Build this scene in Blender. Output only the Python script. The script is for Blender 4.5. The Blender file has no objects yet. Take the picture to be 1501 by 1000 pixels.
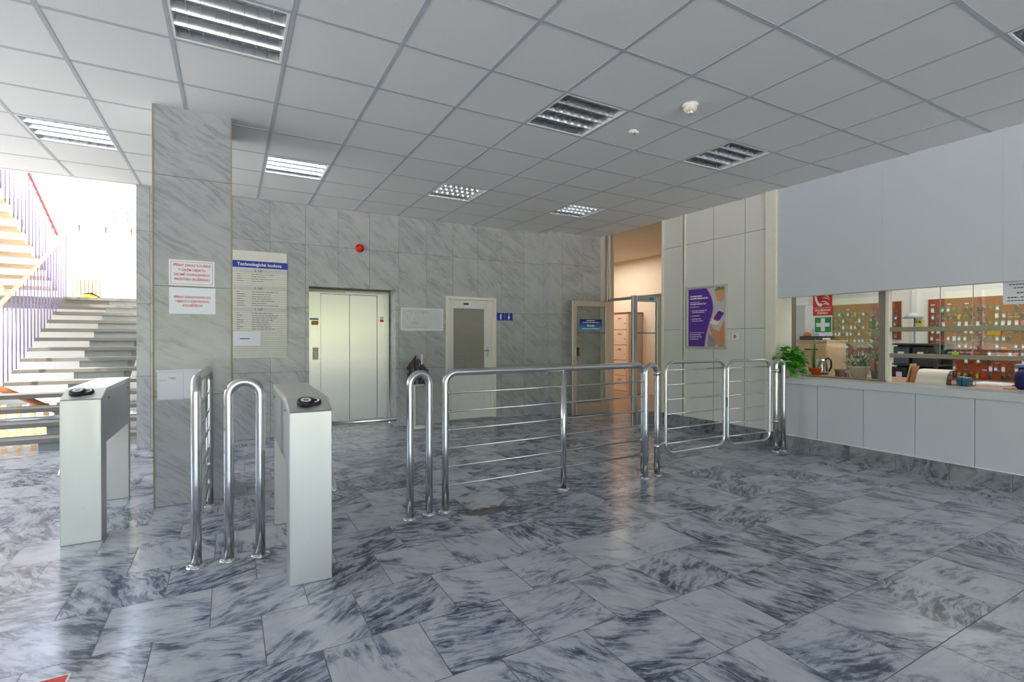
import bpy, bmesh, math, random
from mathutils import Vector, Matrix
PI = math.pi
S = bpy.context.scene
COL = S.collection
random.seed(7)

# ------------------------------------------------------------------ helpers
def lin(c):
    c = c / 255.0
    return c / 12.92 if c <= 0.04045 else ((c + 0.055) / 1.055) ** 2.4
def rgb(r, g, b):
    return (lin(r), lin(g), lin(b), 1.0)

class NT:
    """small node-tree builder"""
    def __init__(self, mat):
        mat.use_nodes = True
        self.t = mat.node_tree
        self.t.nodes.clear()
    def n(self, typ, **kw):
        nd = self.t.nodes.new(typ)
        for k, v in kw.items():
            setattr(nd, k, v)
        return nd
    def l(self, a, b):
        self.t.links.new(a, b)
    def put(self, sock, v):
        if hasattr(v, 'is_linked') or hasattr(v, 'links'):
            self.l(v, sock)
        else:
            sock.default_value = v
    def m(self, op, a, b=0.0, c=0.0):
        nd = self.n('ShaderNodeMath', operation=op)
        self.put(nd.inputs[0], a); self.put(nd.inputs[1], b); self.put(nd.inputs[2], c)
        return nd.outputs[0]
    def vm(self, op, a, b=(0, 0, 0)):
        nd = self.n('ShaderNodeVectorMath', operation=op)
        self.put(nd.inputs[0], a); self.put(nd.inputs[1], b)
        return nd.outputs[0]
    def comb(self, x, y, z=0.0):
        nd = self.n('ShaderNodeCombineXYZ')
        self.put(nd.inputs[0], x); self.put(nd.inputs[1], y); self.put(nd.inputs[2], z)
        return nd.outputs[0]
    def noise(self, vec, scale, detail=4, rough=.5, dist=0.0):
        nd = self.n('ShaderNodeTexNoise')
        self.put(nd.inputs['Vector'], vec)
        nd.inputs['Scale'].default_value = scale
        nd.inputs['Detail'].default_value = detail
        nd.inputs['Roughness'].default_value = rough
        nd.inputs['Distortion'].default_value = dist
        return nd.outputs[0]
    def ramp(self, fac, stops):
        nd = self.n('ShaderNodeValToRGB')
        e = nd.color_ramp.elements
        while len(e) < len(stops): e.new(0.5)
        for i, (p, c) in enumerate(stops):
            e[i].position = p; e[i].color = c
        self.put(nd.inputs[0], fac)
        return nd.outputs[0]
    def mix(self, fac, a, b):
        nd = self.n('ShaderNodeMix', data_type='RGBA')
        self.put(nd.inputs[0], fac); self.put(nd.inputs[6], a); self.put(nd.inputs[7], b)
        return nd.outputs[2]
    def out(self, sh):
        o = self.n('ShaderNodeOutputMaterial'); self.l(sh, o.inputs[0])
    def bsdf(self, color, rough=.5, metal=0.0, **kw):
        p = self.n('ShaderNodeBsdfPrincipled')
        self.put(p.inputs['Base Color'], color)
        self.put(p.inputs['Roughness'], rough)
        self.put(p.inputs['Metallic'], metal)
        for k, v in kw.items():
            self.put(p.inputs[k.replace('_', ' ')], v)
        self.out(p.outputs[0])
        return p

MATS = {}
def plain(name, color, rough=.5, metal=0.0, var=.06, scale=20., **kw):
    """principled surface with a slight procedural mottling"""
    if name in MATS: return MATS[name]
    m = bpy.data.materials.new(name); t = NT(m)
    g = t.n('ShaderNodeTexCoord').outputs['Object']
    f = t.noise(g, scale, 3)
    lo = tuple(c * (1 - var) for c in color[:3]) + (1,)
    hi = tuple(min(1, c * (1 + var)) for c in color[:3]) + (1,)
    t.bsdf(t.mix(f, lo, hi), rough, metal, **kw)
    MATS[name] = m
    return m

def steel(name, color, rough, brush=None):
    m = bpy.data.materials.new(name); t = NT(m)
    g = t.n('ShaderNodeTexCoord').outputs['Object']
    if brush:
        v = t.vm('MULTIPLY', g, brush)
        f = t.noise(v, 1.0, 6, .6)
        r = t.m('MULTIPLY_ADD', f, .22, rough - .11)
        c = t.mix(f, tuple(x * .9 for x in color[:3]) + (1,), color)
        p = t.bsdf(c, r, 1.0)
        b = t.n('ShaderNodeBump'); b.inputs['Strength'].default_value = .06; b.inputs['Distance'].default_value = .002
        t.l(f, b.inputs['Height']); t.l(b.outputs[0], p.inputs['Normal'])
    else:
        f = t.noise(g, 30, 3)
        t.bsdf(color, t.m('MULTIPLY_ADD', f, .06, rough - .03), 1.0)
    MATS[name] = m
    return m

def marble(name, mode, tw, th, u0, v0, running, stops, jcol, jw, rough, ang, angvar, sx, sy, tilevar, fine=.35, scale=1.0):
    m = bpy.data.materials.new(name); t = NT(m)
    sep = t.n('ShaderNodeSeparateXYZ'); t.l(t.n('ShaderNodeNewGeometry').outputs['Position'], sep.inputs[0])
    x, y, z = sep.outputs
    U, V = (x, y) if mode == 'floor' else (t.m('ADD', x, y), z)
    vr = t.m('DIVIDE', t.m('SUBTRACT', V, v0), th)
    row = t.m('FLOOR', vr)
    sh = t.m('MULTIPLY', t.m('FLOORED_MODULO', row, 2.0), running)
    ur = t.m('ADD', t.m('DIVIDE', t.m('SUBTRACT', U, u0), tw), sh)
    col = t.m('FLOOR', ur)
    fu, fv = t.m('FRACT', ur), t.m('FRACT', vr)
    eu = t.m('MULTIPLY', t.m('MINIMUM', fu, t.m('SUBTRACT', 1.0, fu)), tw)
    ev = t.m('MULTIPLY', t.m('MINIMUM', fv, t.m('SUBTRACT', 1.0, fv)), th)
    joint = t.m('LESS_THAN', t.m('MINIMUM', eu, ev), jw)
    wn = t.n('ShaderNodeTexWhiteNoise', noise_dimensions='2D'); t.l(t.comb(col, row), wn.inputs['Vector'])
    rot = t.n('ShaderNodeVectorRotate', rotation_type='Z_AXIS')
    t.l(t.comb(U, V), rot.inputs['Vector'])
    t.l(t.m('MULTIPLY_ADD', t.m('SUBTRACT', wn.outputs['Value'], .5), angvar, ang), rot.inputs['Angle'])
    off = t.vm('MULTIPLY', wn.outputs['Color'], (31., 47., 23.))
    p0 = t.vm('ADD', rot.outputs[0], off)
    warp = t.n('ShaderNodeTexNoise'); t.l(p0, warp.inputs['Vector']); warp.inputs['Scale'].default_value = 2.6; warp.inputs['Detail'].default_value = 3
    wv = t.vm('MULTIPLY', t.vm('SUBTRACT', warp.outputs['Color'], (.5, .5, .5)), (.13, .13, .13))
    p = t.vm('ADD', p0, wv)
    sepc = t.n('ShaderNodeSeparateColor'); t.l(wn.outputs['Color'], sepc.inputs[0])
    tb = t.m('MULTIPLY', t.m('SUBTRACT', sepc.outputs[1], .5), tilevar)
    patch = t.noise(t.vm('MULTIPLY', p, (sx, sy * .55, 1.)), 2.4 * scale, 5, .55, .3)
    M = t.n('ShaderNodeMapRange', interpolation_type='SMOOTHSTEP'); t.l(t.m('ADD', patch, tb), M.inputs[0])
    M.inputs[1].default_value = .36; M.inputs[2].default_value = .66; M.inputs[3].default_value = .12; M.inputs[4].default_value = 1.0
    n2 = t.noise(t.vm('MULTIPLY', p, (sx * 2.0, sy * 2.6, 1.)), 2.6 * scale, 10, .72, .5)
    V2 = t.n('ShaderNodeMapRange', interpolation_type='SMOOTHSTEP'); t.l(n2, V2.inputs[0])
    V2.inputs[1].default_value = .43; V2.inputs[2].default_value = .60
    n3 = t.noise(p0, 4.0 * scale, 6, .6, .3)
    f = t.m('SUBTRACT', .80, t.m('MULTIPLY', t.m('MULTIPLY', M.outputs[0], t.m('MULTIPLY_ADD', V2.outputs[0], 1 - fine * .4, fine * .4)), .62))
    f = t.m('ADD', f, t.m('MULTIPLY', t.m('SUBTRACT', n3, .5), .30))
    c = t.ramp(f, stops)
    c = t.mix(joint, c, jcol)
    r = t.m('MULTIPLY_ADD', t.noise(p0, 9., 3), .12, rough - .06)
    r = t.m('MAXIMUM', r, t.m('MULTIPLY', joint, .7))
    pr = t.bsdf(c, r)
    b = t.n('ShaderNodeBump'); b.inputs['Strength'].default_value = .35; b.inputs['Distance'].default_value = .003
    t.l(t.m('SUBTRACT', 1.0, joint), b.inputs['Height']); t.l(b.outputs[0], pr.inputs['Normal'])
    MATS[name] = m
    return m

def glass(name, tint, refl=.9, ior=1.5):
    m = bpy.data.materials.new(name); t = NT(m)
    tr = t.n('ShaderNodeBsdfTransparent'); tr.inputs[0].default_value = tint
    gl = t.n('ShaderNodeBsdfGlossy'); gl.inputs['Roughness'].default_value = .02
    gl.inputs[0].default_value = (refl, refl, refl, 1)
    lw = t.n('ShaderNodeLayerWeight'); lw.inputs[0].default_value = .5
    fr = t.m('MULTIPLY_ADD', t.m('POWER', lw.outputs['Facing'], 5.0), .75, .035)
    mx = t.n('ShaderNodeMixShader')
    t.l(fr, mx.inputs[0]); t.l(tr.outputs[0], mx.inputs[1]); t.l(gl.outputs[0], mx.inputs[2])
    t.out(mx.outputs[0]); MATS[name] = m
    return m

class MB:
    """collects shapes and links them as one mesh object"""
    def __init__(self):
        self.v = []; self.f = []; self.m = []; self.s = []
    def add(self, vs, fs, m=0, smooth=False):
        b = len(self.v); self.v += [Vector(p) for p in vs]
        for f in fs:
            self.f.append([b + i for i in f]); self.m.append(m); self.s.append(smooth)
        return self
    def box(self, x0, x1, y0, y1, z0, z1, m=0):
        vs = [(x, y, z) for z in (z0, z1) for y in (y0, y1) for x in (x0, x1)]
        return self.add(vs, [(0, 2, 3, 1), (4, 5, 7, 6), (0, 1, 5, 4), (2, 6, 7, 3), (0, 4, 6, 2), (1, 3, 7, 5)], m)
    def quad(self, a, b, c, d, m=0):
        return self.add([a, b, c, d], [(0, 1, 2, 3)], m)
    def prism(self, poly, fn, d0, d1, m=0):
        """poly of 2D points; fn(u, v, d) -> 3D"""
        n = len(poly)
        vs = [fn(u, v, d0) for u, v in poly] + [fn(u, v, d1) for u, v in poly]
        fs = [tuple(range(n - 1, -1, -1)), tuple(range(n, 2 * n))]
        fs += [(i, (i + 1) % n, n + (i + 1) % n, n + i) for i in range(n)]
        return self.add(vs, fs, m)
    def sweep(self, pts, r, seg=14, closed=False, m=0, rr=None):
        pts = [Vector(p) for p in pts]; n = len(pts)
        tang = []
        for i in range(n):
            a = pts[(i - 1) % n] if (closed or i) else pts[i]
            b = pts[(i + 1) % n] if (closed or i < n - 1) else pts[i]
            tang.append((b - a).normalized())
        up = Vector((0, 0, 1)) if abs(tang[0].z) < .9 else Vector((0, 1, 0))
        nx = tang[0].cross(up).normalized()
        vs = []; fs = []
        for i in range(n):
            nx = (nx - tang[i] * nx.dot(tang[i])).normalized()
            ny = tang[i].cross(nx)
            ri = rr[i] if rr else r
            for k in range(seg):
                a = 2 * PI * k / seg
                vs.append(pts[i] + (nx * math.cos(a) + ny * math.sin(a)) * ri)
        for i in range(n if closed else n - 1):
            j = (i + 1) % n
            for k in range(seg):
                k2 = (k + 1) % seg
                fs.append((i * seg + k, i * seg + k2, j * seg + k2, j * seg + k))
        self.add(vs, fs, m, True)
        if not closed:
            b = len(self.v) - n * seg
            self.f.append([b + k for k in range(seg - 1, -1, -1)]); self.m.append(m); self.s.append(False)
            self.f.append([b + (n - 1) * seg + k for k in range(seg)]); self.m.append(m); self.s.append(False)
        return self
    def cyl(self, p0, p1, r, seg=14, m=0, r2=None):
        return self.sweep([p0, p1], r, seg, False, m, [r, r if r2 is None else r2])
    def lathe(self, prof, c=(0, 0, 0), seg=24, m=0):
        c = Vector(c); n = len(prof); vs = []; fs = []
        for r, z in prof:
            for k in range(seg):
                a = 2 * PI * k / seg
                vs.append(c + Vector((r * math.cos(a), r * math.sin(a), z)))
        for i in range(n - 1):
            for k in range(seg):
                k2 = (k + 1) % seg
                fs.append((i * seg + k, i * seg + k2, (i + 1) * seg + k2, (i + 1) * seg + k))
        return self.add(vs, fs, m, True)
    def disc(self, c, r, z0, z1, seg=24, m=0):
        return self.cyl((c[0], c[1], z0), (c[0], c[1], z1), r, seg, m)
    def build(self, name, mats, parent=None, bevel=0.0, local=False, loc=None, segs=2):
        me = bpy.data.meshes.new(name)
        o = Vector((0, 0, 0))
        if parent is not None and not local: o = world_loc(parent)
        elif loc is not None: o = Vector(loc)
        me.from_pydata([tuple(p - o) for p in self.v], [], self.f)
        if not isinstance(mats, (list, tuple)): mats = [mats]
        for mt in mats: me.materials.append(mt)
        for i, p in enumerate(me.polygons):
            p.material_index = self.m[i]; p.use_smooth = self.s[i]
        bm = bmesh.new(); bm.from_mesh(me)
        bmesh.ops.recalc_face_normals(bm, faces=bm.faces[:]); bm.to_mesh(me); bm.free()
        me.update()
        ob = bpy.data.objects.new(name, me); COL.objects.link(ob)
        if parent is not None: ob.parent = parent
        elif loc is not None: ob.location = o
        if bevel:
            b = ob.modifiers.new('bevel', 'BEVEL'); b.width = bevel; b.segments = segs; b.limit_method = 'ANGLE'; b.angle_limit = .6
            b.harden_normals = False
        return ob

def world_loc(o):
    p = Vector((0, 0, 0))
    while o is not None:
        p += o.location; o = o.parent
    return p

def tag(o, label, cat, group=None):
    o['label'] = label; o['category'] = cat
    if group: o['group'] = group
    return o
def thing(name, label, cat, loc=(0, 0, 0), group=None, rot=None):
    o = bpy.data.objects.new(name, None); COL.objects.link(o)
    o.empty_display_size = .1
    o.location = loc
    if rot: o.rotation_euler = rot
    return tag(o, label, cat, group)
def struct(o, label=None, cat=None):
    o['kind'] = 'structure'
    if label: o['label'] = label
    if cat: o['category'] = cat
    return o
FACE_S = (PI / 2, 0, 0)            # local x right, y up, z out of a surface that faces -y
FACE_W = (PI / 2, 0, -PI / 2)      # the same for a surface that faces -x

def text(s, size, mat, parent, x, y, z=.0015, align='CENTER', name='lettering', bold=0.0, sx=1.0):
    cu = bpy.data.curves.new('t', 'FONT'); cu.body = s; cu.size = size
    cu.align_x = align; cu.align_y = 'CENTER'; cu.extrude = .0003; cu.offset = bold; cu.space_line = 1.0
    ob = bpy.data.objects.new('t', cu); COL.objects.link(ob)
    dg = bpy.context.evaluated_depsgraph_get(); dg.update()
    me = bpy.data.meshes.new_from_object(ob.evaluated_get(dg))
    bpy.data.objects.remove(ob); bpy.data.curves.remove(cu)
    me.materials.clear(); me.materials.append(mat)
    me.transform(Matrix.Translation((x, y, z)) @ Matrix.Diagonal((sx, 1, 1, 1)))
    o2 = bpy.data.objects.new(name, me); COL.objects.link(o2); o2.parent = parent
    return o2

def plate(mb, x0, x1, y0, y1, z0, z1, m=0):
    return mb.box(x0, x1, y0, y1, z0, z1, m)

def ident(u, v, d): return (u, v, d)

# ------------------------------------------------------------------ materials
STEEL = steel('polished_steel', (.66, .67, .68, 1), .2)
BRUSH = steel('brushed_steel', (.63, .64, .63, 1), .42, (60., 60., 2.))
BRUSHL = steel('brushed_steel_lid', (.84, .83, .80, 1), .5, (60., 2., 60.))
LIFT = bpy.data.materials.new('lift_door_steel'); _t = NT(LIFT)
_f = _t.noise(_t.vm('MULTIPLY', _t.n('ShaderNodeTexCoord').outputs['Object'], (70., 70., .8)), 1., 3)
_tn = _t.n('ShaderNodeTangent', direction_type='RADIAL', axis='Z')
_t.bsdf(_t.mix(_f, (.45, .45, .45, 1), (.51, .505, .50, 1)), .27, 1.0, Anisotropic=.8, Tangent=_tn.outputs[0])
ALU = steel('champagne_aluminium', (.58, .58, .53, 1), .3)
ALUW = plain('light_aluminium', rgb(200, 200, 198), .35, .6)
LOUV = steel('louvre_mirror', (.74, .76, .79, 1), .17)
WHITEP = plain('white_panel', rgb(222, 221, 214), .38, 0, .02, 3)
COUNTW = plain('white_laminate', rgb(206, 211, 214), .3, 0, .015, 3)
UPPER = plain('white_board', rgb(200, 205, 214), .32, 0, .015, 2)
SEAM = plain('seam_grey', rgb(120, 120, 118), .8)  # even grey for panel joints, bolts, hooks and the counter carcass
SEAML = plain('faint_seam', rgb(196, 199, 205), .6)
TRIMW = plain('cream_trim', rgb(232, 228, 214), .4)
PAINT = plain('white_wall_paint', rgb(228, 226, 220), .7, 0, .02, 4)
STAIRW = plain('stair_wall_paint', rgb(238, 234, 226), .8, 0, .02, 4)
BEIGE = plain('beige_corridor_paint', rgb(222, 204, 184), .7, 0, .03, 3)
BROWNF = plain('brown_floor', rgb(140, 112, 90), .35, 0, .12, 5)
TERRAZZO = plain('terrazzo', rgb(118, 116, 112), .55, 0, .45, 160)
CONC = plain('grey_concrete', rgb(140, 148, 152), .7, 0, .1, 20)
LILAC = plain('lilac_tinted_metal', rgb(132, 122, 172), .4)  # grey metal bars with the lens's purple fringe put into the colour
WOODR = plain('orange_wood', rgb(190, 118, 78), .4, 0, .15, 12)
CREAM = plain('cream_enamel', rgb(236, 226, 204), .35)
BLACK = plain('black_plastic', rgb(22, 22, 25), .35)
DARK = plain('dark_grey', rgb(52, 55, 60), .5)
WHITE = plain('white_plastic', rgb(236, 236, 234), .4)
PAPER = plain('paper', rgb(234, 238, 246), .35, 0, .01)
RED = plain('red_print', rgb(214, 50, 48), .5)
REDP = plain('signal_red', rgb(214, 40, 30), .4)
GREEN = plain('safety_green', rgb(34, 138, 72), .4)
BLUE = plain('blue_print', rgb(18, 50, 168), .4)
GREYINK = plain('grey_ink', rgb(150, 150, 148), .6)
DARKINK = plain('dark_ink', rgb(70, 72, 84), .6)
PURPLE = plain('purple_print', rgb(92, 46, 160), .35)
CORK = plain('orange_board', rgb(146, 66, 26), .6, 0, .15, 25)
LWOOD = plain('light_wood', rgb(206, 176, 142), .5, 0, .08, 12)
YEL = plain('yellow_plastic', rgb(238, 186, 30), .4)
YGRN = plain('lime_plastic', rgb(190, 210, 40), .4)
KEYM = plain('key_metal', rgb(176, 168, 150), .35, .7)
BRASS = plain('brass', rgb(150, 138, 104), .35, .7)
TEAL = plain('teal_plastic', rgb(60, 170, 150), .4)
PINK = plain('pink_plastic', rgb(200, 90, 130), .4)
NAVY = plain('navy_cloth', rgb(24, 36, 98), .8)
TERRA = plain('terracotta', rgb(222, 92, 40), .5)
POTW = plain('cream_pot', rgb(222, 216, 200), .4)
OLIVE = plain('olive_pot', rgb(150, 134, 92), .5)
SOIL = plain('soil', rgb(50, 40, 34), .9)
LEAF = plain('leaf_green', rgb(112, 196, 70), .35, 0, .35, 14)
LEAFD = plain('leaf_dark', rgb(70, 110, 52), .45, 0, .3, 14)
LEAFG = plain('leaf_pale', rgb(128, 158, 92), .45, 0, .3, 14)
GLASS = glass('clear_glass', (.93, .96, .95, 1))
FROST = plain('reeded_glass', rgb(150, 150, 140), .28, 0, .12, 6)

CEILT = bpy.data.materials.new('ceiling_tile'); _t = NT(CEILT)
_g = _t.n('ShaderNodeNewGeometry').outputs['Position']
_f = _t.noise(_g, 90., 5, .7)
_p = _t.bsdf(_t.mix(_f, rgb(216, 216, 214), rgb(231, 231, 229)), .85)
_b = _t.n('ShaderNodeBump'); _b.inputs['Strength'].default_value = .25; _b.inputs['Distance'].default_value = .004
_t.l(_f, _b.inputs['Height']); _t.l(_b.outputs[0], _p.inputs['Normal'])
GRID = plain('ceiling_grid', rgb(176, 182, 188), .5)

FLOORM = marble('floor_marble', 'floor', .4105, .4075, .328, .145, .5,
    [(.14, rgb(52, 64, 80)), (.34, rgb(86, 97, 114)), (.52, rgb(126, 135, 150)), (.68, rgb(164, 170, 180)), (.88, rgb(198, 201, 206))],
    rgb(84, 80, 80), .0020, .20, .45, 2.2, 1.2, 3.4, .22, .55, 1.25)
WALLM = marble('wall_marble', 'wall', .42, .84, 7.19, 0.0, 0.0,
    [(.16, rgb(150, 152, 154)), (.45, rgb(166, 168, 169)), (.65, rgb(176, 178, 179)), (.92, rgb(191, 192, 191))],
    rgb(114, 109, 100), .002, .16, .62, .5, .7, 4.2, .10, .6, 1.5)
PILM = marble('pillar_marble', 'wall', .62, .84, 4.09, 0.0, 0.0,
    [(.16, rgb(146, 150, 153)), (.45, rgb(160, 163, 165)), (.65, rgb(169, 172, 173)), (.92, rgb(183, 185, 184))],
    rgb(110, 104, 88), .0022, .17, .55, .3, .7, 3.8, .08, .6, 1.4)
PLINM = marble('plinth_marble', 'wall', .42, .30, 8.95, -.02, 0.0,
    [(.18, rgb(58, 66, 72)), (.42, rgb(90, 97, 102)), (.65, rgb(122, 127, 129)), (.88, rgb(156, 158, 156))],
    rgb(70, 66, 60), .002, .25, .6, 1.5, 1.5, 2.4, .2, .35)

# ------------------------------------------------------------------ the setting
CE = 3.045                    # ceiling height
XR, YB = 5.67, 7.16           # right wall, back wall
XL, YF = -5.5, -7.0           # left wall, front (behind the camera)
struct(MB().box(XL - .2, XR + .1, YF - .3, YB, -.2, 0).box(-4.6, -.8, YB, 13.4, -.2, 0).box(.9, 2.1, YB, 7.6, -.2, 0).build('floor', FLOORM))
struct(MB().box(XR + .1, 8.6, 5.45, 11.2, -.2, -.002).box(XR, XR + .1, 5.49, 6.72, -.2, -.001).build('floor_corridor', BROWNF))
struct(MB().box(XR + .1, 8.6, YF, 5.45, -.2, -.002).build('floor_office', BROWNF))

# ceiling: tiles with a T-bar grid, open where the lights sit
GX, GY, T = 2.7042, 1.7667, .6
LIGHTS = [(-1, 2), (2, 2), (-5, 2), (-7, 6), (-4, 6), (-1, 6), (2, 6), (2, -2)]
mb = MB()
for i in range(-14, 5):
    for j in range(-16, 9):
        x0, x1 = max(GX + T * i, XL), min(GX + T * (i + 1), XR)
        y0, y1 = max(GY + T * j, YF), min(GY + T * (j + 1), YB + .006)
        if x1 <= x0 or y1 <= y0 or (i, j) in LIGHTS: continue
        mb.quad((x0, y0, CE), (x0, y1, CE), (x1, y1, CE), (x1, y0, CE), 0)
for i in range(-13, 6):
    x = GX + T * i
    if XL < x < XR: mb.box(x - .012, x + .012, YF, YB, CE - .003, CE + .0, 1)
for j in range(-15, 10):
    y = min(GY + T * j, YB - .012)
    if y > YF: mb.box(XL, XR, y - .012, y + .012, CE - .0025, CE + .0, 1)
mb.box(XL - .2, XR + .1, YF - .3, YB + .15, CE + .25, CE + .40, 2)  # unseen slab added to keep daylight out of the ceiling void
struct(mb.build('ceiling', [CEILT, GRID, PAINT]))

# back wall, with the lift opening and the washroom door opening
OX0, OX1, OZ = .915, 2.085, 1.975
DX0, DX1, DZ = 2.853, 3.709, 1.922
mb = MB()
for (a, b, z0, z1) in [(-.94, OX0, 0, CE), (OX0, OX1, OZ, CE), (OX1, DX0, 0, CE), (DX0, DX1, DZ, CE), (DX1, XR, 0, CE)]:
    mb.box(a, b, YB, YB + .34, z0, z1 + .1)
struct(mb.build('wall_back', WALLM))
struct(MB().box(4.60, XR, 6.955, YB, 0, CE).build('wall_back_pilaster', WALLM))
struct(MB().box(-.8, XR + .1, 7.62, 7.72, 0, CE + .4).box(-.94, XR + .1, YB, 7.72, CE + .1, CE + .2).build('wall_sun_block', PAINT))  # unseen wall and cover added to stop sun leaking through the lift recess
struct(MB().box(-.505, .012, 4.63, 5.15, 0, CE).build('pillar', PILM))
# thin edge beads on the pillar
struct(MB().box(-.509, -.499, 4.626, 4.64, 0, CE).box(.006, .0155, 4.626, 4.64, 0, CE).build('trim_1', plain('bead_metal', rgb(150, 142, 112), .5)))

# right side: poster wall, trim column, upper board
mb = MB(); mb.box(XR, XR + .1, 3.82, 5.49, .17, CE)
for y in (4.589, 4.116): mb.box(XR - .0012, XR, y - .003, y + .003, .17, CE, 1)
for z in (2.61, 1.405): mb.box(XR - .0012, XR, 3.82, 5.49, z - .003, z + .003, 1)
struct(mb.build('wall_right', [WHITEP, SEAM]))
mb = MB(); mb.box(XR - .02, XR, 5.108, 5.132, .17, CE); mb.box(XR - .02, XR, 5.058, 5.082, .17, CE); mb.box(XR - .004, XR, 5.082, 5.108, .17, CE, 1)
struct(mb.build('trim_2', [TRIMW, SEAM]))
struct(MB().box(XR - .03, XR + .12, 3.685, 3.82, .17, CE).build('trim_3', TRIMW, bevel=.003))
mb = MB(); mb.box(XR, XR + .1, YF, 3.685, 1.76, CE)
for y in (2.586, 1.687, .79, -.11): mb.box(XR - .0008, XR, y - .003, y + .003, 1.762, CE, 1)
struct(mb.build('wall_right_upper', [UPPER, SEAML]))
struct(MB().box(XR - .012, XR + .1, 3.60, 5.50, 0, .17).build('baseboard_right', PLINM))
struct(MB().box(XR - .025, XR + .1, 5.478, 5.502, .17, CE).build('trim_4', TRIMW, bevel=.002))

# walls out of view
mb = MB(); mb.box(XL - .2, XL, YF, YB + .15, 0, .7); mb.box(XL - .2, XL, YF, YB + .15, 2.9, CE + .4)
mb.box(XL - .2, XL, YF, 2.8, .7, 2.9)
for q in range(4): mb.box(XL - .15, XL - .05, 2.9 + 1.4 * q - .05, 2.9 + 1.4 * q + .05, .7, 2.9)  # unseen window openings added at this end to brighten the far hall
mb.box(XL, -4.6, YB, YB + .15, 0, CE + .4)
struct(mb.build('wall_left', PAINT))
mb = MB()
mb.box(XL - .2, XR + .1, YF - .2, YF, 0, .12); mb.box(XL - .2, XR + .1, YF - .2, YF, 2.9, CE + .4)
xx = XL
while xx < XR + .05:
    mb.box(xx - .06, xx + .06, YF - .15, YF - .05, 0.12, 2.9, 1); xx += 1.39
struct(mb.build('wall_front', [PAINT, ALUW]))

# corridor beyond the double door and the porter's office
mb = MB(); mb.box(8.30, 8.45, 5.49, 11.2, 0, 3.12); mb.box(XR + .1, 8.45, 11.2, 11.35, 0, 3.12)
mb.box(XR, XR + .1, 6.72, 11.2, 0, 3.12); mb.box(XR, 8.45, 5.49, 11.2, 3.12, 3.3)
mb.box(XR, XR + .1, 5.49, 6.72, CE, 3.12)
struct(mb.build('wall_corridor', BEIGE))
mb = MB(); mb.box(8.30, 8.45, YF, 4.85, 0, 2.75); mb.box(XR + .1, 8.45, 4.85, 5.49, 0, 3.12); mb.box(XR + .1, 8.45, YF - .15, YF, 0, 2.75)
mb.box(8.27, 8.30, 3.338, 3.402, 0, 2.6)
struct(mb.build('wall_office', PAINT))
struct(MB().box(XR + .1, 8.45, YF, 4.85, 2.6, 2.75).build('ceiling_office', PAINT))

# ------------------------------------------------------------------ stairwell
def yy(n): return 7.55 + .3 * (n - 1)
RZ = .143
mb = MB()
mb.box(-.94, -.80, YB + .34, 13.4, 0, 6.3)
mb.box(-4.75, -.8, 13.25, 13.4, 0, 3.9); mb.box(-4.75, -.8, 13.25, 13.4, 5.9, 6.3)
mb.box(-4.75, -4.6, YB, 13.4, 0, 1.0); mb.box(-4.75, -4.6, YB, 13.4, 5.9, 6.3); mb.box(-4.75, -4.6, YB, 7.9, 1.0, 5.9)
mb.box(-4.75, -.8, YB, 13.4, 6.3, 6.45)
mb.box(-4.6, -.94, YB + .02, YB + .15, CE + .02, 6.3)
struct(mb.build('wall_stairwell', STAIRW))
mb = MB()
for x in (-4.5, -3.45, -2.4, -1.35, -.98): mb.box(x - .035, x + .035, 13.27, 13.34, 3.9, 5.9)
for y in (9.5, 11.1, 12.7): mb.box(-4.7, -4.64, y - .035, y + .035, 1.0, 5.9)
struct(mb.build('window_1', WHITE))
mb = MB(); mb.box(-4.6, -.94, 13.0, 13.2, 3.54, 3.93); mb.box(-4.6, -.94, 12.97, 13.0, 3.54, 3.62)
for x in (-2.06, -1.84):
    for z in (3.72, 3.86): mb.cyl((x, 12.985, z), (x, 13.0, z), .014, 8, 1)
for k in range(7): mb.box(-3.9 + k * .42, -3.88 + k * .42, 13.02, 13.05, 3.42, 3.54, 1)
struct(mb.build('beam', [CREAM, SEAM]))
struct(MB().box(-4.6, -.94, yy(14) + .05, 13.25, 1.86, 1.995).build('floor_landing', TERRAZZO))

st = thing('staircase', 'open staircase with grey terrazzo treads on a central concrete beam', 'staircase', (-1.7, 7.55, 0))
for n in range(1, 15):
    z, y = RZ * n, yy(n)
    MB().box(-2.52, -.96, y, y + .325, z - .052, z).build('tread', TERRAZZO, st, bevel=.004)
poly = []
for n in range(1, 15):
    poly += [(yy(n) + .04, RZ * (n - 1) - (.0 if n > 1 else 0)), (yy(n) + .04, RZ * n - .053)]
poly += [(yy(14) + .3, RZ * 14 - .053), (yy(14) + .3, RZ * 14 - .35), (yy(1) + .55, 0.0)]
MB().prism(poly, lambda u, v, d: (d, u, v), -1.9, -1.34).build('stringer', CONC, st)
us = thing('staircase', 'upper return flight of stairs seen from below at the top left', 'staircase', (-3.5, 11.45, 2.0))
for k in range(1, 13):
    z, y = 2.0 + RZ * k, 11.45 - .3 * (k - 1)
    MB().box(-4.58, -2.62, y - .325, y, z - .052, z).build('tread', plain('beige_tread', rgb(206, 184, 156), .6), us, bevel=.004)
poly = []
for k in range(1, 13):
    poly += [(11.45 - .3 * (k - 1) - .04, 2.0 + RZ * (k - 1)), (11.45 - .3 * (k - 1) - .04, 2.0 + RZ * k - .053)]
poly += [(11.45 - 3.65, 2.0 + RZ * 12 - .053), (11.45 - 3.65, 2.0 + RZ * 12 - .33), (11.45 - .6, 2.0 - .05), (11.45 - .04, 1.99)]
MB().prism(poly, lambda u, v, d: (d, u, v), -3.9, -3.2).build('stringer', STAIRW, us)
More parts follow.
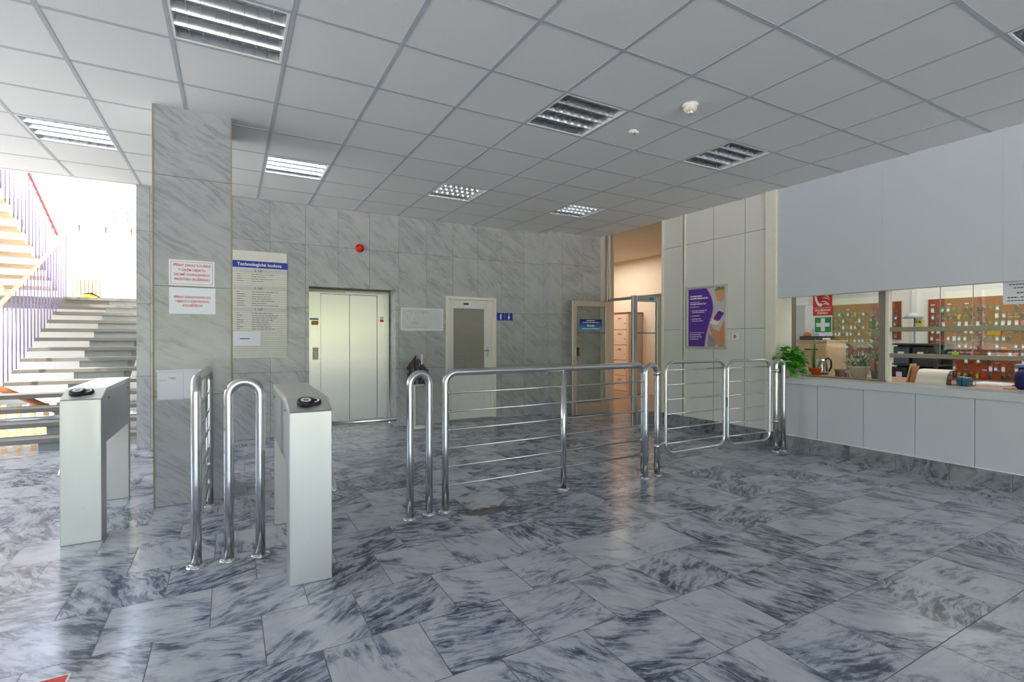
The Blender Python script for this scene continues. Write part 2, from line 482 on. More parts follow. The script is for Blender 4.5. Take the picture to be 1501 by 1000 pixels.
for n, rail in ((0, 'lower'), (1, 'upper')):
    if n == 0:
        r = thing('stair_railing', 'lower stair railing with lilac-tinted bars and a pale wooden handrail', 'railing', (-2.54, 7.6, 0))
        MB().sweep([(-2.54, 7.35, 1.03), (-2.54, 7.6, RZ + 1.02), (-2.54, yy(14) + .05, RZ * 14 + 1.02)], .026, 12).build('handrail', plain('pale_wood', rgb(226, 176, 140), .45), r)
        for k in range(28):
            y = 7.62 + .15 * k; tread = min(14, int((y - 7.55) / .3) + 1)
            MB().cyl((-2.54, y, RZ * tread - .06), (-2.54, y, RZ * ((y - 7.55) / .3 + 1) + .99), .0085, 8).build('baluster', LILAC, r)
    else:
        r = thing('stair_railing', 'upper stair railing with a dark red handrail under the ceiling edge', 'railing', (-2.6, 11.4, 2.0))
        MB().sweep([(-2.6, 11.42, 2.0 + 1.06), (-2.6, 8.3, 2.0 + RZ * 10.4 + 1.06)], .022, 12).build('handrail', plain('maroon_rail', rgb(150, 84, 92), .45), r)
        for k in range(21):
            y = 11.38 - .15 * k; stp = int((11.45 - y) / .3) + 1
            MB().cyl((-2.6, y, 2.0 + RZ * stp - .06), (-2.6, y, 2.0 + RZ * ((11.42 - y) / .3) + 1.04), .0085, 8).build('baluster', LILAC, r)
# basement railing and its wooden handrail behind the open risers
r = thing('stair_railing', 'basement railing with wooden handrail seen between the lowest open treads', 'railing', (-2.9, 8.6, 0))
for k in range(9):
    MB().box(-3.18 + k * .14, -3.125 + k * .14, 9.0, 9.03, .04, .40).build('baluster', plain('tan_paint', rgb(226, 190, 140), .5), r)
MB().box(-3.3, -1.96, 8.99, 9.04, .0, .05).build('base_rail', plain('tan_paint', rgb(226, 190, 140), .5), r)
MB().sweep([(-3.2, 8.9, .98), (-2.0, 8.9, .28)], .04, 12).build('handrail', WOODR, r)
def radiator(x0, x1, y, z0, z1, label):
    t = thing('radiator', label, 'radiator', ((x0 + x1) / 2, y, z0))
    n = int((x1 - x0) / .06)
    for k in range(n):
        x = x0 + (k + .5) * (x1 - x0) / n
        MB().box(x - .02, x + .02, y - .06, y + .06, z0 + .04, z1, 0).build('section', CREAM, t, bevel=.012)
    MB().cyl((x0, y, z0 + .1), (x1, y, z0 + .1), .022).build('pipe', CREAM, t)
    MB().cyl((x0, y, z1 - .06), (x1, y, z1 - .06), .022).build('pipe', CREAM, t)
    MB().box(x0 + .05, x0 + .08, y - .04, y + .04, z0, z0 + .06).build('foot', CREAM, t)
    MB().box(x1 - .08, x1 - .05, y - .04, y + .04, z0, z0 + .06).build('foot', CREAM, t)
radiator(-2.79, -2.25, 13.1, 1.995, 2.53, 'cream ribbed radiator on the upper landing')
t = thing('bag', 'yellow and black bag lying on the top stair landing', 'bag', (-2.28, 11.98, 1.996))
MB().lathe([(.0, .0), (.13, .01), (.15, .05), (.10, .09), (.0, .10)], (-2.28, 11.98, 1.996), 14).build('body', YEL, t)
MB().sweep([(-2.40, 11.95, 2.03), (-2.32, 11.89, 2.10), (-2.22, 11.89, 2.10), (-2.12, 11.95, 2.03)], .018, 8).build('strap', BLACK, t)

# ------------------------------------------------------------------ ceiling things
def ceiling_light(i, j, label):
    x0, y0 = GX + T * i, GY + T * j
    t = thing('ceiling_light', label, 'ceiling light', (x0 + .3, y0 + .3, CE), 'square louvred ceiling lights')
    a, b, c, d = x0 + .0135, x0 + .5865, y0 + .0135, y0 + .5865
    h = .095
    mb = MB()
    mb.box(a, b, c, c + .012, CE - .004, CE + h); mb.box(a, b, d - .012, d, CE - .004, CE + h)
    mb.box(a, a + .012, c + .012, d - .012, CE - .004, CE + h); mb.box(b - .012, b, c + .012, d - .012, CE - .004, CE + h)
    mb.box(a, b, c, d, CE + h, CE + h + .008)
    mb.build('housing', WHITE, t)
    # mirror louvre: V-section blades along x, thin cross blades along y
    mb = MB()
    w = (d - c - .024) / 4
    for k in range(5):
        y = c + .012 + w * k
        tp, bt = (.020, .006)
        if k in (0, 4): tp, bt = .012, .004
        mb.prism([(-bt, 0.), (bt, 0.), (tp, .05), (-tp, .05)], lambda u, v, q, y=y: (q, min(max(y + u, c + .012), d - .012), CE + v), a + .012, b - .012)
    for k in range(1, 8):
        x = a + .012 + (b - a - .024) / 8 * k
        for q in range(4):
            ya, yb = c + .012 + w * q + .012, c + .012 + w * (q + 1) - .012
            n = 6; pts = []
            for s in range(n + 1):
                u = s / n; pts.append((ya + (yb - ya) * u, .014 * (4 * u * (1 - u))))
            pts += [(yb, .048), (ya, .048)]
            mb.prism(pts, lambda u, v, z, x=x: (x + z, u, CE + v), -.0012, .0012)
    mb.build('louvre', LOUV, t)
    for q in range(4):
        y = c + .012 + w * (q + .5)
        MB().cyl((a + .02, y, CE + .073), (b - .02, y, CE + .073), .013, 12).build('tube', WHITE, t)
    return t
LL = {(-1, 2): 'square louvred ceiling light beside the small ceiling sensor', (2, 2): 'square louvred ceiling light nearest the white panel wall and tall trim column',
      (-5, 2): 'large-looking louvred ceiling light at the top left edge of the picture', (-7, 6): 'louvred ceiling light left of the marble pillar, before the stairs',
      (-4, 6): 'louvred ceiling light just right of the marble pillar', (-1, 6): 'louvred ceiling light over the washroom door and map frame',
      (2, 6): 'small-looking louvred ceiling light nearest the glass double doors', (2, -2): 'louvred ceiling light cut by the top right edge of the picture'}
for (i, j) in LIGHTS: ceiling_light(i, j, LL[(i, j)])

t = thing('smoke_detector', 'round white smoke detector on the ceiling', 'smoke detector', (3.03, 2.665, CE))
MB().lathe([(0, 0), (.055, 0), (.058, -.012), (.054, -.022)], (3.03, 2.665, CE), 24).build('base', WHITE, t)
MB().lathe([(.05, -.02), (.052, -.03), (.042, -.05), (.03, -.058), (0, -.06)], (3.03, 2.665, CE), 24).build('chamber', CREAM, t)
MB().lathe([(.028, -.056), (.028, -.072), (.02, -.078), (0, -.078)], (3.03, 2.665, CE), 16).build('cap', ALUW, t)
t = thing('ceiling_sensor', 'small white sensor with a red lamp on the ceiling', 'sensor', (2.994, 3.244, CE))
MB().lathe([(0, .001), (.035, .001), (.034, -.012), (.02, -.02), (0, -.02)], (2.994, 3.244, CE), 20).build('base', WHITE, t)
MB().box(2.965, 3.02, 3.20, 3.23, CE - .03, CE - .012).build('head', WHITE, t, bevel=.004)
MB().cyl((2.994, 3.225, CE - .03), (2.994, 3.225, CE - .038), .008, 10).build('lamp', REDP, t)

# ------------------------------------------------------------------ lift
t = thing('elevator', 'brushed steel two-panel lift doors in a marble recess', 'elevator', (1.5, 7.44, 0))
yL = YB + .30
mb = MB(); mb.box(.93, 1.105, yL, yL + .03, 0, 1.955); mb.box(1.896, 2.07, yL, yL + .03, 0, 1.955); mb.box(1.105, 1.896, yL, yL + .03, 1.905, 1.955)
mb.build('surround', LIFT, t, bevel=.002)
MB().box(.93, 2.07, yL - .004, yL, 1.925, 1.955).build('header_strip', plain('pale_strip', rgb(214, 210, 170), .4), t)
MB().box(1.108, 1.4985, yL + .012, yL + .03, .01, 1.903).build('door_panel', LIFT, t, bevel=.002)
MB().box(1.5025, 1.893, yL + .012, yL + .03, .01, 1.903).build('door_panel', LIFT, t, bevel=.002)
MB().box(1.105, 1.896, yL + .03, yL + .034, 0, 1.91).build('gap_seal', BLACK, t)
MB().box(1.10, 1.90, yL - .04, yL, .0, .012).build('sill', ALUW, t)
mb = MB(); mb.box(1.0, 1.075, yL - .006, yL, .98, 1.15)
cp = mb.build('call_panel', plain('ivory_plate', rgb(236, 222, 190), .4), t)
MB().cyl((1.038, yL - .006, 1.085), (1.038, yL - .011, 1.085), .014, 16).cyl((1.038, yL - .006, 1.04), (1.038, yL - .011, 1.04), .014, 16).build('button', ALUW, cp)
mb = MB(); mb.box(.965, 1.075, yL - .003, yL, 1.535, 1.56, 0); mb.box(.985, 1.075, yL - .003, yL, 1.465, 1.525, 1)
mb.build('sticker', [plain('blue_sticker', rgb(110, 130, 190), .5), plain('amber_sticker', rgb(224, 150, 40), .5)], t)
mb = MB(); mb.box(1.935, 1.99, yL - .003, yL, 1.52, 1.60, 0); mb.box(1.935, 1.99, yL - .0032, yL, 1.52, 1.552, 1)
mb.lathe([(.017, 0), (.022, 0)], (0, 0, 0), 20, 1)
for k in range(len(mb.v) - 40, len(mb.v)):
    p = mb.v[k]; mb.v[k] = Vector((1.9625 + p.x, yL - .0036, 1.577 + p.y))
mb.build('warning_sticker', [PAPER, REDP], t)
MB().box(1.44, 1.54, yL - .02, yL - .004, 1.915, 1.945).build('sensor', ALUW, t, bevel=.003)

# ------------------------------------------------------------------ back wall things
t = thing('siren', 'round red alarm siren above the lift', 'siren', (1.574, YB + .001, 2.53), rot=FACE_S)
MB().lathe([(0, 0), (.058, 0), (.058, .03), (.05, .045), (.034, .048), (.03, .06), (.02, .066), (0, .066)], (0, 0, 0), 28).build('body', REDP, t, local=True)
MB().lathe([(.040, .047), (.044, .050), (.040, .051)], (0, 0, 0), 28).build('ring', plain('dark_red', rgb(120, 16, 14), .4), t, local=True)

t = thing('directory_sign', 'tall cream directory board with a blue title band', 'sign', (.03, YB + .001, 1.03), rot=FACE_S)
W_, H_ = .616, 1.35
mb = MB(); mb.box(0, W_, 0, H_, 0, .014)
mb.build('backing', plain('cream_board', rgb(228, 226, 214), .45), t, local=True, bevel=.002)
mb = MB(); y = .03
while y < 1.12:
    mb.box(0.002, W_ - .002, y, y + .0035, .014, .0152); y += .0285
mb.build('slat_groove', plain('groove_grey', rgb(174, 173, 166), .6), t, local=True)
mb = MB(); mb.box(-.003, W_ + .006, 1.137, 1.222, .014, .0205)
bl = mb.build('title_band', BLUE, t, local=True)
text('Technologická budova', .056, WHITE, bl, .30, 1.178, .0212, bold=.0012)
mb = MB()
for z0 in (1.085, .865, .60): mb.box(.002, W_ - .002, z0 - .012, z0 + .038, .0153, .0166)
hd = mb.build('floor_band', plain('grey_band', rgb(206, 208, 206), .5), t, local=True)
for s, z0 in (('3. NP', 1.098), ('2. NP', .878), ('1. NP', .613)): text(s, .042, DARKINK, hd, .285, z0, .0169)
mb = MB(); rr = random.Random(3)
for z0, cnt in ((1.05, 4), (.83, 7), (.56, 8)):
    for k in range(cnt):
        z = z0 - k * .0285
        mb.box(.04, .04 + rr.uniform(.03, .10), z, z + .009, .0153, .0158)
        x = .21; end = .21 + rr.uniform(.12, .30)
        while x < end:
            w = rr.uniform(.02, .055); mb.box(x, x + w, z, z + .009, .0153, .0158); x += w + .008
mb.build('lettering', GREYINK, t, local=True)
mb = MB(); mb.box(.0, .31, .155, .335, .0153, .018); nt = mb.build('note', PAPER, t, local=True)
MB().box(.075, .135, .238, .249, .018, .0186, 0).add([(.135, .237, .0186), (.165, .237, .0186), (.165, .232, .0186), (.193, .2435, .0186), (.165, .255, .0186), (.165, .25, .0186), (.135, .25, .0186)], [(0, 1, 2, 3, 4, 5, 6)], 1).build('arrow', [DARKINK, OLIVE], nt, local=True)

t = thing('map_frame', 'white framed floor plan hanging left of the washroom door', 'picture', (2.156, YB, 1.393), rot=FACE_S)
W_, H_ = .652, .33
mb = MB(); mb.box(0, W_, 0, .018, 0, .02).box(0, W_, H_ - .018, H_, 0, .02).box(0, .018, .018, H_ - .018, 0, .02).box(W_ - .018, W_, .018, H_ - .018, 0, .02)
mb.build('frame', WHITE, t, local=True, bevel=.003)
MB().box(.018, W_ - .018, .018, H_ - .018, 0, .008).build('sheet', plain('plan_paper', rgb(206, 212, 216), .35), t, local=True)
mb = MB()
for k in range(14):
    x = .09 + rr.uniform(0, .38); y = .05 + rr.uniform(0, .21)
    if k % 2: mb.box(x, x + rr.uniform(.03, .12), y, y + .003, .008, .0086)
    else: mb.box(x, x + .003, y, min(H_ - .04, y + rr.uniform(.03, .09)), .008, .0086)
mb.box(.09, .42, .275, .279, .008, .0086).box(.09, .42, .045, .049, .008, .0086)
mb.build('drawing', GREYINK, t, local=True)

# washroom door
d = struct(MB().box(DX0 + .001, DX0 + .045, YB - .02, YB + .09, 0, DZ - .001).box(DX1 - .045, DX1 - .001, YB - .02, YB + .09, 0, DZ - .001).box(DX0 + .045, DX1 - .045, YB - .02, YB + .09, DZ - .045, DZ - .001).build('door_1', TRIMW, bevel=.003), 'white washroom door with a tall reeded glass pane', 'door')
DW = plain('door_white', rgb(226, 226, 220), .4)
dz0, dz1 = .03, DZ - .05
yd = YB + .012
mb = MB(); a, b = DX0 + .049, DX1 - .095
mb.box(a, a + .085, yd, yd + .04, dz0, dz1).box(b - .10, b, yd, yd + .04, dz0, dz1).box(a + .085, b - .10, yd, yd + .04, dz1 - .13, dz1).box(a + .085, b - .10, yd, yd + .04, dz0, .77)
lf = mb.build('leaf', DW, d, bevel=.003)
MB().box(b + .004, DX1 - .046, yd + .01, yd + .04, dz0, dz1).build('side_post', DW, d)
FR2 = bpy.data.materials.new('reeded_pane'); _t = NT(FR2)
_o = _t.n('ShaderNodeTexCoord').outputs['Object']
_w = _t.noise(_t.vm('MULTIPLY', _o, (3., 3., 60.)), 3., 4, .6)
_c = _t.mix(_w, rgb(126, 126, 116), rgb(164, 160, 150))
_p = _t.bsdf(_c, .22)
_b = _t.n('ShaderNodeBump'); _b.inputs['Strength'].default_value = .2; _b.inputs['Distance'].default_value = .004
_t.l(_w, _b.inputs['Height']); _t.l(_b.outputs[0], _p.inputs['Normal'])
MB().box(a + .085, b - .10, yd + .015, yd + .022, .77, dz1 - .13).build('pane', FR2, d)
MB().box(a + .08, b - .095, yd - .006, yd, .755, .772).build('bead', DW, d)
hb = MB().box(b - .072, b - .03, yd - .008, yd, .985, 1.135).build('handle_plate', ALUW, d, bevel=.003)
MB().cyl((b - .05, yd - .008, 1.085), (b - .05, yd - .05, 1.085), .010, 12).cyl((b - .05, yd - .045, 1.085), (b - .17, yd - .045, 1.085), .009, 12).build('handle', steel('dark_handle', (.35, .34, .33, 1), .3), hb)
nb = MB().box(DX0 + .30, DX0 + .385, yd - .003, yd, dz1 - .075, dz1 - .045).build('number_plate', BLUE, d)
mb = MB(); mb.box(DX0, DX1, YB - .07, YB + .09, 0, .025); mb.build('threshold', plain('threshold_stone', rgb(140, 142, 140), .6), d)

t = thing('washroom_sign', 'blue washroom sign with two white figures beside the white door', 'sign', (3.728, YB, 1.566), rot=FACE_S)
MB().box(0, .138, 0, .122, 0, .006).build('man_panel', BLUE, t, local=True)
MB().box(.146, .286, 0, .122, 0, .006).build('woman_panel', BLUE, t, local=True)
def ring2d(mb, cx, cy, r0, r1, z, n=20, m=0, sx=1.):
    b = len(mb.v)
    for k in range(n):
        a = 2 * PI * k / n
        mb.v.append(Vector((cx + r0 * math.cos(a) * sx, cy + r0 * math.sin(a), z))); mb.v.append(Vector((cx + r1 * math.cos(a) * sx, cy + r1 * math.sin(a), z)))
    for k in range(n):
        k2 = (k + 1) % n
        mb.f.append([b + 2 * k, b + 2 * k + 1, b + 2 * k2 + 1, b + 2 * k2]); mb.m.append(m); mb.s.append(False)
mb = MB(); ring2d(mb, .069, .102, 0, .009, .0066)
mb.add([(.05, .088, .0066), (.088, .088, .0066), (.083, .05, .0066), (.078, .014, .0066), (.06, .014, .0066), (.055, .05, .0066)], [(0, 1, 2, 3, 4, 5)])
ring2d(mb, .069, .06, 0, .008, .007, 16, 1)
mb.build('man_figure', [WHITE, BLUE], t, local=True)
mb = MB(); ring2d(mb, .216, .102, 0, .009, .0066)
mb.add([(.216, .092, .0066), (.240, .048, .0066), (.226, .048, .0066), (.224, .014, .0066), (.208, .014, .0066), (.206, .048, .0066), (.192, .048, .0066)], [(0, 1, 2, 3, 4, 5, 6)])
mb.build('woman_figure', WHITE, t, local=True)

# pillar notices
def notice(x0, x1, z0, z1, label, lines, size, border, sx=1.0):
    t = thing('notice', label, 'notice', (x0, 4.63, z0), rot=FACE_S)
    w, h = x1 - x0, z1 - z0
    sh = MB().box(0, w, 0, h, 0, .0015).build('sheet', PAPER, t, local=True)
    if border:
        b = .013; q = .0022
        MB().box(b, w - b, b, b + q, .0015, .002).box(b, w - b, h - b - q, h - b, .0015, .002).box(b, b + q, b, h - b, .0015, .002).box(w - b - q, w - b, b, h - b, .0015, .002).build('border', RED, t, local=True)
    for s, y in lines: text(s, size, RED, t, w / 2, y, .0018, sx=sx, bold=.0006)
    return t
notice(-.407, -.106, 1.686, 1.885, 'upper laminated notice on the pillar with red text and red border',
       [('PŘÍSNÝ ZÁKAZ KOUŘENÍ', .158), ('V CELÉM OBJEKTU', .122), ('KROMĚ VYHRAZENÉHO', .086), ('PROSTORU (KUŘÁRNA)', .050)], .025, True, .86)
notice(-.406, -.101, 1.47, 1.673, 'lower laminated notice on the pillar with red text and no border',
       [('PŘÍSNÝ ZÁKAZ VSTUPU DO', .128), ('OBJEKTU S ELEKTRICKOU', .096), ('KOLOBĚŽKOU', .064)], .0225, False, .86)
t = thing('notice', 'pale sheets in a plastic holder low on the pillar behind the steel rail', 'notice', (-.482, 4.63, .812), rot=FACE_S)
MB().box(0, .165, 0, .21, 0, .002).build('sheet', PAPER, t, local=True)
MB().box(.167, .30, .003, .212, 0, .002).build('sheet', PAPER, t, local=True)
MB().box(-.008, .32, .212, .228, 0, .006).build('holder_strip', plain('clear_strip', rgb(214, 222, 228), .2), t, local=True)
MB().box(.07, .115, .165, .168, .002, .0026).box(.085, .115, .158, .161, .002, .0026).box(.01, .06, .145, .1465, .002, .0026).build('lettering', DARKINK, t, local=True)

# umbrella-bag stand beside the lift
t = thing('leaflet_stand', 'white pole stand with a bunch of dark patterned leaflets beside the lift', 'stand', (2.345, 7.0, 0))
sx_, sy_ = 2.345, 7.0
MB().lathe([(0, 0), (.15, 0), (.15, .012), (.13, .022), (.02, .03), (0, .03)], (sx_, sy_, 0), 28).build('base', WHITE, t)
MB().cyl((sx_ - .03, sy_, .02), (sx_ - .03, sy_, .98), .014, 12).build('pole', TRIMW, t)
MB().box(sx_ - .05, sx_ + .09, sy_ - .04, sy_ + .03, .60, .66).box(sx_ - .02, sx_ + .05, sy_ - .04, sy_ + .02, .66, .70).build('bracket', WHITE, t, bevel=.004)
MB().box(sx_ + .045, sx_ + .065, sy_ - .065, sy_ - .055, .72, 1.05).build('label_strip', WHITE, t)
lm = [plain('leaflet_brown', rgb(90, 76, 74), .5), plain('leaflet_blue', rgb(54, 62, 132), .5), plain('leaflet_plum', rgb(70, 56, 66), .5), plain('leaflet_grey', rgb(140, 130, 134), .5)]
for k in range(26):
    a = ((k % 13) - 6) * .0225; h = 1.035 - abs((k % 13) - 5.2) * .030 - (.05 if k > 12 else 0)
    xx = sx_ - .005 + a; yv = sy_ - .05 + .014 * (k % 3) - (.03 if k > 12 else 0)
    mb = MB()
    for q in range(5):
        z0 = .62 + (h - .62) * q / 5; z1 = .62 + (h - .62) * (q + 1) / 5
        b = a * .2 * (q - 2) / 5
        mb.box(xx + b - .014, xx + b + .014, yv - .005, yv + .005, z0, z1, (0, 2, 1, 2, 0, 3, 2)[(k * 3 + q * 2) % 7])
    mb.build('leaflet', lm, t)

# ------------------------------------------------------------------ glass double doors to the corridor
def glass_leaf(name, label, x0, x1, y, z1, hinge_right=True):
    fw = .085
    d = struct(MB().box(x0, x0 + fw, y, y + .045, .01, z1).box(x1 - fw, x1, y, y + .045, .01, z1).box(x0 + fw, x1 - fw, y, y + .045, z1 - fw, z1).box(x0 + fw, x1 - fw, y, y + .045, .01, .20).build(name, ALU, bevel=.003), label, 'door')
    MB().box(x0 + fw, x1 - fw, y + .018, y + .026, .20, z1 - fw).build('pane', GLASS, d)
    return d
d2 = glass_leaf('door_2', 'far leaf of the aluminium glass double door, opened against the marble', 4.885, 5.66, 6.70, 1.90)
MB().box(4.895, 4.935, 6.655, 6.70, .98, 1.14).build('handle', ALUW, d2, bevel=.004)
MB().box(4.955, 4.985, 6.65, 6.72, .99, 1.13).build('lock_cover', plain('brown_cover', rgb(92, 78, 66), .5), d2, bevel=.003)
mb = MB()
for k in range(17): mb.box(5.0 + k * .035, 5.018 + k * .035, 6.7165, 6.7178, 1.365, 1.378)
mb.build('safety_dots', BLUE, d2)
g = thing('glass_sign', 'blue poster on the far glass door leaf', 'poster', (5.04, 6.716, 1.412), rot=FACE_S)
GRD = bpy.data.materials.new('blue_gradient_print'); _t = NT(GRD)
_sp = _t.n('ShaderNodeSeparateXYZ'); _t.l(_t.n('ShaderNodeTexCoord').outputs['Object'], _sp.inputs[0])
_t.bsdf(_t.ramp(_t.m('DIVIDE', _sp.outputs[1], .185), [(0., rgb(90, 170, 214)), (.45, rgb(20, 110, 180)), (.8, rgb(24, 50, 150)), (1., rgb(22, 24, 100))]), .3)
MB().box(0, .46, 0, .185, 0, .002).build('print', GRD, g, local=True)
mb = MB()
for (a, b, y, h) in [(.14, .31, .155, .014), (.06, .18, .128, .010), (.19, .40, .128, .010), (.15, .19, .066, .03), (.20, .25, .066, .02), (.255, .30, .066, .024), (.05, .22, .026, .009), (.23, .41, .026, .009)]:
    mb.box(a, b, y, y + h, .002, .0026)
mb.build('lettering', WHITE, g, local=True)
d3 = glass_leaf('door_3', 'near leaf of the aluminium glass double door, open towards the railing', 5.095, 5.66, 5.515, 1.905)
MB().box(5.42, 5.50, 5.509, 5.515, 1.845, 1.885).build('door_sticker', plain('blue_tag', rgb(30, 110, 180), .4), d3)
mb = MB(); mb.box(5.19, 5.565, 5.5325, 5.5335, 1.352, 1.366); mb.build('safety_stripe', BLUE, d3)
fr = struct(MB().box(XR - .03, XR + .05, 6.74, 6.80, 0, CE).box(XR, XR + .06, 5.502, 6.74, 1.912, 1.958).box(XR + .01, XR + .05, 6.70, 6.74, 1.958, CE).build('window_2', ALU, bevel=.003), 'aluminium frame and transom above the double door', 'window')
MB().box(XR + .028, XR + .034, 5.502, 6.70, 1.958, CE).build('pane', GLASS, fr)

# lockers in the corridor
lk = thing('locker', 'beige locker cabinet with two columns of small doors in the corridor', 'locker', (8.06, 9.3, 0))
mb = MB(); mb.box(7.86, 8.29, 8.66, 9.72, 0, 1.85); mb.build('body', plain('locker_beige', rgb(206, 184, 162), .45), lk, bevel=.004)
for c in range(2):
    for q in range(5):
        y0 = 8.70 + c * .50; z0 = .08 + q * .35
        dd = MB().box(7.845, 7.86, y0, y0 + .47, z0, z0 + .33).build('door', plain('locker_beige', rgb(206, 184, 162), .45), lk, bevel=.005)
        MB().box(7.838, 7.845, y0 + .18, y0 + .29, z0 + .24, z0 + .27).cyl((7.845, y0 + .06, z0 + .14), (7.835, y0 + .06, z0 + .14), .014, 8).build('lock', plain('locker_dark', rgb(160, 124, 100), .5), dd)
MB().box(7.84, 8.29, 8.64, 9.74, 1.85, 1.875).build('top', plain('locker_brown', rgb(110, 72, 54), .5), lk)

# ------------------------------------------------------------------ the poster wall
t = thing('poster', 'purple poster in a silver frame on the white panel wall', 'poster', (XR, 5.036, 1.137), rot=FACE_W)
W_, H_ = .663, .858
mb = MB(); q = .032
mb.box(0, W_, 0, q, 0, .022).box(0, W_, H_ - q, H_, 0, .022).box(0, q, q, H_ - q, 0, .022).box(W_ - q, W_, q, H_ - q, 0, .022)
mb.build('frame', ALUW, t, local=True, bevel=.004)
MB().box(q, W_ - q, q, H_ - q, 0, .006).build('print', plain('photo_grey', rgb(206, 200, 198), .3), t, local=True)
pw, ph = W_ - 2 * q, H_ - 2 * q
def P(u, v, z): return (q + u * pw, q + v * ph, z)
curve = [(.50, 1.), (.58, .93), (.64, .84), (.68, .74), (.69, .64), (.66, .54), (.60, .43), (.55, .32), (.50, .20), (.47, .08), (.46, 0.)]
mb = MB(); n = len(curve)
mb.add([P(0, v, .0066) for u, v in curve] + [P(u, v, .0066) for u, v in curve], [(i, i + 1, n + i + 1, n + i) for i in range(n - 1)], 0)
mb.add([P(u, v, .0066) for u, v in curve] + [P(u + .022, v, .0066) for u, v in curve], [(i, i + 1, n + i + 1, n + i) for i in range(n - 1)], 1)
mb.build('purple_field', [PURPLE, plain('lilac_edge', rgb(206, 160, 214), .4)], t, local=True)
SKIN = plain('print_skin', rgb(222, 150, 112), .35); SKIN2 = plain('print_sleeve', rgb(226, 214, 208), .35)
mb = MB()
mb.add([P(.62, .40, .0068), (P(.70, .30, .0068)), P(.86, .26, .0068), P(.93, .38, .0068), P(1., .46, .0068), P(1., 0., .0068), P(.82, 0., .0068), P(.74, .10, .0068), P(.60, .28, .0068)], [tuple(range(9))], 0)
mb.add([P(.56, .24, .0067), P(.80, .10, .0067), P(.74, 0, .0067), P(.54, 0, .0067)], [(0, 1, 2, 3)], 1)
mb.build('hand', [SKIN, plain('print_shade', rgb(166, 150, 158), .35)], t, local=True)
mb = MB()
mb.add([P(.60, .40, .0072), P(.80, .36, .0072), P(1.0, .57, .0072), P(.82, .62, .0072)], [(0, 1, 2, 3)], 0)
mb.add([P(.69, .475, .0075), P(.86, .435, .0075), P(.99, .565, .0075), P(.83, .605, .0075)], [(0, 1, 2, 3)], 1)
mb.add([P(.70, .455, .0076), P(.83, .43, .0076), P(.86, .455, .0076), P(.73, .48, .0076)], [(0, 1, 2, 3)], 2)
mb.build('phone', [WHITE, PURPLE, REDP], t, local=True)
mb = MB()
mb.add([P(.74, .94, .0068), P(.99, 1., .0068), P(.97, .80, .0068), P(.90, .755, .0068), P(.80, .765, .0068)], [(0, 1, 2, 3, 4)], 0)
mb.add([P(.72, .95, .007), P(.80, 1., .007), P(1., 1., .007), P(1., .955, .007), P(.84, .94, .007)], [(0, 1, 2, 3, 4)], 1)
mb.build('flowerpot', [plain('print_pot', rgb(222, 160, 120), .4), plain('print_leaf', rgb(150, 150, 60), .4)], t, local=True)
mb = MB()
for (u0, u1, v, h) in [(.05, .38, .865, .022), (.05, .55, .825, .022), (.05, .32, .765, .010), (.05, .50, .73, .018), (.05, .30, .685, .010),
                       (.10, .52, .617, .012), (.10, .46, .587, .012), (.10, .32, .527, .012), (.10, .36, .472, .012), (.10, .42, .44, .010), (.04, .44, .235, .008), (.04, .36, .197, .012), (.04, .38, .160, .012), (.04, .28, .122, .012)]:
    u = u0; k = 0
    while u < u1:
        w = min(u1 - u, .06 + .05 * ((k * 7) % 3)); mb.box(*[a for a in (P(u, 0, 0)[0], P(u + w, 0, 0)[0])], P(0, v, 0)[1], P(0, v + h, 0)[1], .0066, .0072); u += w + .012; k += 1
for v in (.61, .522, .467): mb.box(P(.05, 0, 0)[0], P(.075, 0, 0)[0], P(0, v, 0)[1], P(0, v + .022, 0)[1], .0066, .0072, 1)
mb.build('lettering', [WHITE, PINK], t, local=True)

t = thing('socket', 'small white socket on the panel wall right of the poster', 'socket', (XR, 4.246, 1.305), rot=FACE_W)
MB().box(-.042, .042, -.04, .04, 0, .012).build('plate', WHITE, t, local=True, bevel=.004)
MB().cyl((-.004, .0, .012), (-.004, .0, .0125), .022, 18).build('outlet', GREYINK, t, local=True)
MB().box(-.014, -.006, .008, .024, .0125, .014).box(-.014, -.006, -.024, -.008, .0125, .014).build('slot', DARKINK, t, local=True)

# ------------------------------------------------------------------ steel tubes
RT = .0265
def arc(c, r, a0, a1, ax, n=10):
    """points on an arc in the plane (ax, z); ax a unit horizontal vector"""
    return [(c[0] + ax[0] * r * math.cos(a0 + (a1 - a0) * k / n), c[1] + ax[1] * r * math.cos(a0 + (a1 - a0) * k / n), c[2] + r * math.sin(a0 + (a1 - a0) * k / n)) for k in range(n + 1)]
def flange(p, parent, r=.052):
    MB().lathe([(RT, .018), (RT + .006, .018), (r - .006, .012), (r, .006), (r, .0005), (RT, .0005)], (p[0], p[1], 0), 28).build('flange', STEEL, parent)
def u_loop(p, q, top, label):
    p = Vector((p[0], p[1])); q = Vector((q[0], q[1])); ax = (q - p); w = ax.length; ax.normalize()
    c = (p + q) / 2; R = w / 2; zc = top - RT - R
    t = thing('barrier_loop', label, 'barrier post', (c.x, c.y, 0), 'hoop-shaped steel barrier posts')
    pts = [(q.x, q.y, .001), (q.x, q.y, zc * .5)] + arc((c.x, c.y, zc), R, 0, PI, ax, 16) + [(p.x, p.y, zc * .5), (p.x, p.y, .001)]
    MB().sweep(pts, RT, 20).build('hoop', STEEL, t)
    flange(p, t); flange(q, t)
    return t
u_loop((-.008, 3.333), (.154, 3.316), 1.055, 'polished steel hoop post standing left of the nearer turnstile')
u_loop((1.110, 3.464), (1.262, 3.490), 1.053, 'polished steel hoop post beside the left end of the long railing')
u_loop((3.320, 3.427), (3.480, 3.443), 1.060, 'polished steel hoop post between the long railing and the gates')
